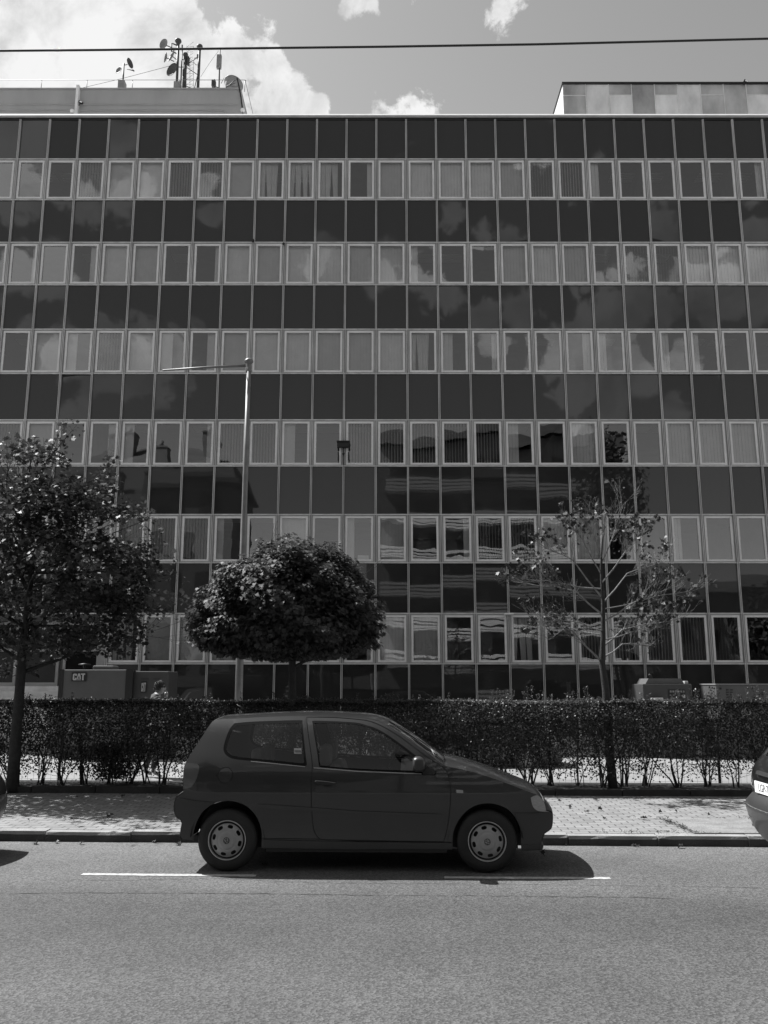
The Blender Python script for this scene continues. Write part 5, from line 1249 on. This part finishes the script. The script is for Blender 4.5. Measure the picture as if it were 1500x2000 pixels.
# ------------------------------------------------------------------ rooftop antennas
mat('mast', .06, .6); mat('dish', .2, .5, .1, 6); mat('dish_dark', .06, .6); mat('box_pale', .25, .6, .1, 5)
YA = YF+3.5; ztR = pix(0, 176, YL).z+.05
def dish(b, c, r, aim, depth=.28):
    M = Matrix.Translation(c) @ Vector(aim).normalized().to_track_quat('Z', 'Y').to_matrix().to_4x4()
    prof = [(0, 0)]+[(r*q/6, r*depth*(q/6)**2) for q in range(1, 7)]; prof += [(r*q/6, r*depth*(q/6)**2-.02) for q in range(6, -1, -1)]; b.lathe(prof, 24, M)
    return M
def antenna(name, label, x, ybase, parts_):
    b0 = pix(x, ybase, YA); root = empty(name, (b0.x, YA, ztR)); tag(root, label, 'antenna' if 'mast' in name else 'satellite dish')
    for p in parts_: p(root, root.location)
    return root
def masttube(x, y0, y1, r=.05, dy=0, m='mast', nm='mast'):
    def f(root, o):
        p, q = pix(x[0] if isinstance(x, tuple) else x, y0, YA+dy), pix(x[1] if isinstance(x, tuple) else x, y1, YA+dy)
        if y0 >= 176: p.z = ztR-.02
        b = MB(); b.tube([p-o, q-o], r, 8); b.build(nm, MATS[m], root)
    return f
def dishp(x, y, r, aim, dy=-.3, m='dish', arm=None):
    def f(root, o):
        b = MB(); c_ = pix(x, y, YA+dy)-o; dish(b, c_, r, aim); d = b.build('dish', MATS[m], root, fixn=True)
        if arm: g = MB(); g.tube([c_, pix(arm[0], arm[1], YA)-o], .02, 5); g.build('bracket', MATS['mast'], root)
    return f
def capp(x, y, r=.13):
    def f(root, o): b = MB(); b.lathe([(0,.1),(r,.07),(r*1.1,0),(r*.6,-.1),(.05,-.25)], 16, Matrix.Translation(pix(x, y, YA)-o)); b.build('cap', MATS['mast'], root, fixn=True)
    return f
def boxp(x0, y0, x1, y1, d=.2, m='box_pale', nm='box', dy=0):
    def f(root, o):
        p, q = pix(x0, y0, YA+dy)-o, pix(x1, y1, YA+dy)-o; b = MB(); b.box((p.x, p.y-d/2, q.z), (q.x, p.y+d/2, p.z)); b.build(nm, MATS[m], root, bevel=.01)
    return f
def strut(pts, r=.018, m='mast', nm='strut', dy=0):
    def f(root, o): b = MB(); b.tube([pix(x, y, YA+dy)-o for x, y in pts], r, 5); b.build(nm, MATS[m], root)
    return f
antenna('dish_mast', 'short rooftop mast carrying two small dishes, standing alone left of the antenna cluster', 240, 177,
        [masttube((239.5,242), 177, 124, .035), boxp(232.5, 161, 244.5, 176, .3), dishp(233, 138, .17, (-.5,-1,.25)), dishp(252, 124, .21, (1,-.35,.1), m='dish_dark'), strut([(243,127),(249,126)]), strut([(248,135),(260,138)]), strut([(258,136),(262,139)], .03)])
antenna('antenna_mast', 'tallest dark antenna mast with four dishes in the rooftop cluster', 347, 177,
        [masttube((345,348.5), 177, 82, .055), capp(348, 81), dishp(321, 87, .22, (-.6,-1,-.1), arm=(335,93)), dishp(325, 113, .20, (-1,-.3,.2), arm=(340,120)), dishp(337, 110, .28, (-.8,-.5,.3), arm=(345,117)), dishp(338, 138, .30, (-.6,-1,.1), m='dish_dark', arm=(346,137)),
         strut([(335,84),(335,100),(346,105)], .03), strut([(335,84),(346,89)], .03), strut([(322,95),(354,95)], .04), boxp(341, 163, 353, 176, .3, dy=-.3)])
def lattice(root, o):
    b = MB()
    for i in range(9):
        y = 176-i*10.5; b.tube([pix(364, y, YA+.4)-o, pix(378, y-1.5, YA+.4)-o], .008, 4); b.tube([pix(364, y, YA+.4)-o, pix(378, y-10, YA+.4)-o], .007, 4)
    for x in (364, 371, 378): b.tube([pix(x, 177, YA+.4)-o, pix(x, 87, YA+.4)-o], .010, 4)
    b.build('ladder_cage', MATS['aluminium_dull'], root)
antenna('antenna_mast', 'thick short antenna mast beside a pale caged ladder in the rooftop cluster', 361, 177,
        [masttube((360,362.5), 177, 104, .075), capp(362.5, 108, .1), masttube((353,356), 177, 88, .03), lattice, boxp(366, 112, 369.5, 127, .15, 'mast', 'panel'), strut([(354,117),(372,114)]), strut([(349,131),(366,131)]), strut([(356,165),(380,175)]), strut([(380,172),(386,146),(368,134)]), strut([(369,123),(386,112)]), masttube((357,358), 177, 136, .03)])
antenna('antenna_mast', 'dark bare antenna pole with a capped top at the right of the cluster', 388, 177,
        [masttube((386.5,390), 177, 93, .06), capp(390, 92, .12), boxp(385, 107, 388, 115, .1, 'mast'), strut([(380,113),(378,121),(383,127),(388,126)], .012), strut([(380,113),(385,112),(388,116)], .012)])
antenna('antenna_mast', 'slim rooftop mast with a white upright panel antenna', 429, 177,
        [masttube((428,429.5), 177, 96, .03), boxp(424, 108, 432, 134, .14, nm='panel'), strut([(418,168),(428,172)], .02), boxp(414, 158, 421, 170, .2, 'dish_dark'), masttube(418, 177, 155, .03)])
antenna('roof_dish', 'squat white dish leaning at the right corner of the rendered roof block', 455, 177,
        [dishp(455, 167, .42, (.25,.3,1), dy=.6), strut([(442,171),(461,155)], .02), strut([(441,168),(459,163)], .015), strut([(432,163),(437,152)], .012), boxp(443, 170, 470, 177, .4, dy=.8)])
# thin railing along the block's roof
rr = empty('roof_railing', (mx_(MLO), YL, ztR)); tag(rr, 'thin pale railing along the roof edge of the rendered block', 'railing')
b = MB(); z = pix(100, 153, YL).z; xe = pix(478, 153, YL).x; b.tube([Vector((mx_(MLO), YL+.1, z))-rr.location, Vector((xe, YL+.1, z))-rr.location, Vector((xe+.05, YL+.1, z-.05))-rr.location], .012, 5); b.tube([Vector((xe, YL+.1, z))-rr.location, Vector((xe, YL+4, z))-rr.location], .012, 5); b.build('handrail', MATS['galvanised'], rr)
for x in (-60, 80, 169, 258, 350, 441, 478):
    b = MB(); q = pix(x, 176, YL+.1); b.tube([Vector((q.x, YL+.1, ztR-.05))-rr.location, Vector((q.x, YL+.1, z))-rr.location], .014, 5); b.build('post', MATS['galvanised'], rr)
def guy(name, label, pts, r, Y, m='gap', cat='wire'):
    P = [pix(x, y, Y) for x, y in pts]; b = MB(); o = P[0]; b.tube([p-o for p in P], r, 5); ob = b.build(name, MATS[m]); ob.location = o; tag(ob, label, cat); return ob
guy('guy_wire', 'faint guy wire slanting up to the antenna cluster from the left', [(155,173),(240,153),(331,129)], .008, YA-.2)
guy('guy_wire', 'faint guy wire slanting down left of the white panel antenna', [(427,99),(410,122),(392,150)], .006, YA-.2)
# overhead contact wire in front of everything
P = [(-40,99.5),(200,97.5),(480,94.3),(750,91.2),(1050,86.5),(1300,80.5),(1540,74.5)]
b = MB(); pts = [pix(x, y, 5.4) for x, y in P]; b.tube([pts[0]+(pts[0]-pts[1])*8]+pts+[pts[-1]+(pts[-1]-pts[-2])*8], .0078, 8); ow = b.build('overhead_wire', mat('wire_black', .045, .6)); tag(ow, 'thick dark overhead wire crossing the whole sky above the roof', 'wire')
# ------------------------------------------------------------------ lights and small devices on the facade
def floodlight(label, x, y, Y, sc=1, flip=1, m='gap'):
    q = pix(x, y, Y); root = empty('floodlight', q); tag(root, label, 'floodlight')
    b = MB(); b.box((-.19*sc, -.16, -.10*sc), (.19*sc, -.02, .07*sc)); b.build('housing', MATS[m], root, bevel=.015)
    b = MB(); b.box((-.20*sc, -.19, .07*sc), (.20*sc, -.0, .10*sc)); b.build('visor', MATS[m], root)
    b = MB(); b.tube([(0, -.05, .12*sc), (0, -.06, -.62*sc)], .018, 6); b.tube([(0,-.06,-.25*sc),(0,-.06,-.32*sc)], .035, 6); b.build('bracket', MATS[m], root)
    for sx in (-1, 1):
        b = MB(); b.box((sx*.155*sc-.018, -.12, -.50*sc), (sx*.155*sc+.018, -.06, -.24*sc)); b.build('side_fin', MATS[m], root)
floodlight('black twin armed floodlight mounted on a mullion in the middle of the facade', 671, 869.5, YF-.10, 1.12)
def knob(name, label, x, y, Y, r=.06, cat='device', arm=True):
    q = pix(x, y, Y); root = empty(name, q); tag(root, label, cat); b = MB(); b.sphere((0,0,0), r, 10, 7); b.build('housing', MATS['gap'], root)
    if arm: b = MB(); b.tube([(0,0,0), (0,.1,-.04)], .012, 5); b.build('bracket', MATS['aluminium_dull'], root)
knob('sensor', 'small round sensor on the upper left facade, left of a pair', 494, 470, YF-.15); knob('sensor', 'small round sensor on the upper left facade, right of a pair', 554, 476, YF-.15, .05)
q = pix(993, 1200, YF-.2); rt = empty('facade_lamp', q); tag(rt, 'pale flat lamp box on a mullion left of the sparse tree', 'lamp'); b = MB(); b.box((-.14,-.22,-.02),(.14,.1,.035)); b.build('housing', MATS['coping'], rt, bevel=.01); b = MB(); b.tube([(0,.1,-.02),(0,.14,-.16)], .02, 5); b.build('bracket', MATS['coping'], rt)
def small_flood(label, x, y, Y):
    q = pix(x, y, Y); root = empty('floodlight', q); tag(root, label, 'floodlight'); b = MB(); b.cbox((0,0,0), (.16,.1,.10), Matrix.Rotation(R(25), 3, 'Y')); b.build('housing', MATS['gap'], root, bevel=.01)
    b = MB(); b.cbox((.02,-.055,-.01), (.11,.01,.06), Matrix.Rotation(R(25), 3, 'Y')); b.build('lens', MATS['coping'], root); b = MB(); b.tube([(-.02,0,-.02),(-.08,.02,-.14)], .015, 5); b.build('bracket', MATS['gap'], root)
small_flood('little floodlight on the rendered roof block beside its pilaster', 158, 200, YL-.15)
small_flood('little floodlight perched on the top edge of the metal clad roof block', 1456, 159, YR-.1)
def globe(label, x, y):
    q = pix(x, y, YL-.4); root = empty('globe_lamp', q); tag(root, label, 'lamp'); b = MB(); b.sphere((0,0,0), .09, 12, 8); b.build('globe', MATS['coping'], root); b = MB(); b.tube([(.0,0,-.05),(.03,0,-.35)], .02, 5); b.build('stem', MATS['gap'], root)
globe('white globe lamp at the foot of the roof block near its right end', 474, 215); globe('white globe lamp at the foot of the roof block near its pilaster', 141, 217)
# ------------------------------------------------------------------ litter: fallen leaves, weeds
def litter():
    src = []
    for k in range(4):
        P_ = np.array([[0, 0, .012], [.035, .02, .018], [-.03, .03, .014]]); o = leaves(P_[:1+(k % 3)], rng.normal(0, .35, (1+(k % 3), 3))+[0, 0, 1], np.full(1+(k % 3), .07), MAPLE, LM_DRY, 'fallen_leaf', None, None, .9); src.append(o)
    spots = [(55,1603),(125,1598),(140,1601),(210,1596),(150,1558),(240,1557),(355,1597),(70,1648),(160,1648),(300,1643),(345,1649),(1092,1566),(1112,1578),(1145,1587),(1166,1563),(1172,1583),(1180,1600),(1244,1562),(1255,1600),(1290,1588),(1320,1586),(1245,1652),(1100,1648),(1235,1650),(1060,1668),(213,1596),(110,1645),(1385,1592),(1330,1655),(520,1690),(380,1600)]
    for i, (x, y) in enumerate(spots):
        z = .075 if y < 1622 else (.0 if y > 1665 else -.03); s_, t_ = gpt(x, y, z); o = src[i] if i < 4 else src[i % 4].copy()
        if i >= 4: C.objects.link(o)
        if z < 0: z = road_z(t_)
        o.location = st(s_, t_, z+.004); o.rotation_euler = (random.uniform(-.2,.2), random.uniform(-.2,.2), random.uniform(0, 6.28)); f = random.uniform(.5, 1.1); o.scale = (f, f, f)
        tag(o, 'dry curled fallen leaf lying on the pavement or along the kerb', 'leaf', 'fallen leaves on pavement and road edge')
litter()
def weeds():
    Pn, Nn = [], []; 
    a, b2 = PATCH[0], PATCH[3]; lines = [(a, b2, 520), (b2, (7.5, b2[1]-.03), 600), (a, (7.5, a[1]), 420), ((b2[0]-1.1, b2[1]-.02), b2, 200), ((a[0]-.5, a[1]), a, 60)]
    for (a, c_, n) in lines:
        for i in range(n):
            f = random.random(); 
            if math.sin(f*17+a[0])+random.gauss(0, .5) < -.2: continue
            s_ = a[0]+(c_[0]-a[0])*f+random.gauss(0, .03); t_ = a[1]+(c_[1]-a[1])*f+random.gauss(0, .035); p = st(s_, t_, .08); Pn.append((p.x, p.y, p.z+random.uniform(0, .02))); Nn.append(rng.normal(0, .8, 3)+[0, -.5, .5])
    o = leaves(np.array(Pn), np.array(Nn), rng.uniform(.015, .05, len(Pn)), [(-.5,-.09),(.5,0),(-.5,.09)], LM_HEDGE, 'weeds'); tag(o, 'thin weeds growing along the edges of the concrete patch', 'weeds', kind='stuff')
weeds()

for x, h, r, lab in ((-25, 8.5, 3.2, 'leafy tree across the street, leftmost of those mirrored in the glass'), (-17.5, 7, 2.6, 'low rounded tree across the street mirrored near the lamp pole'), (-10.5, 9.5, 3.4, 'tallest tree across the street mirrored above the round headed tree'), (-4, 7.6, 2.8, 'tree across the street mirrored beside the flats'), (17.8, 21.5, 2.3, 'high tree across the street mirrored at the right end of the flats'), (30, 9, 3.6, 'broad tree across the street mirrored at the far right')):
    street_tree(x, -9.0, h, r, lab)
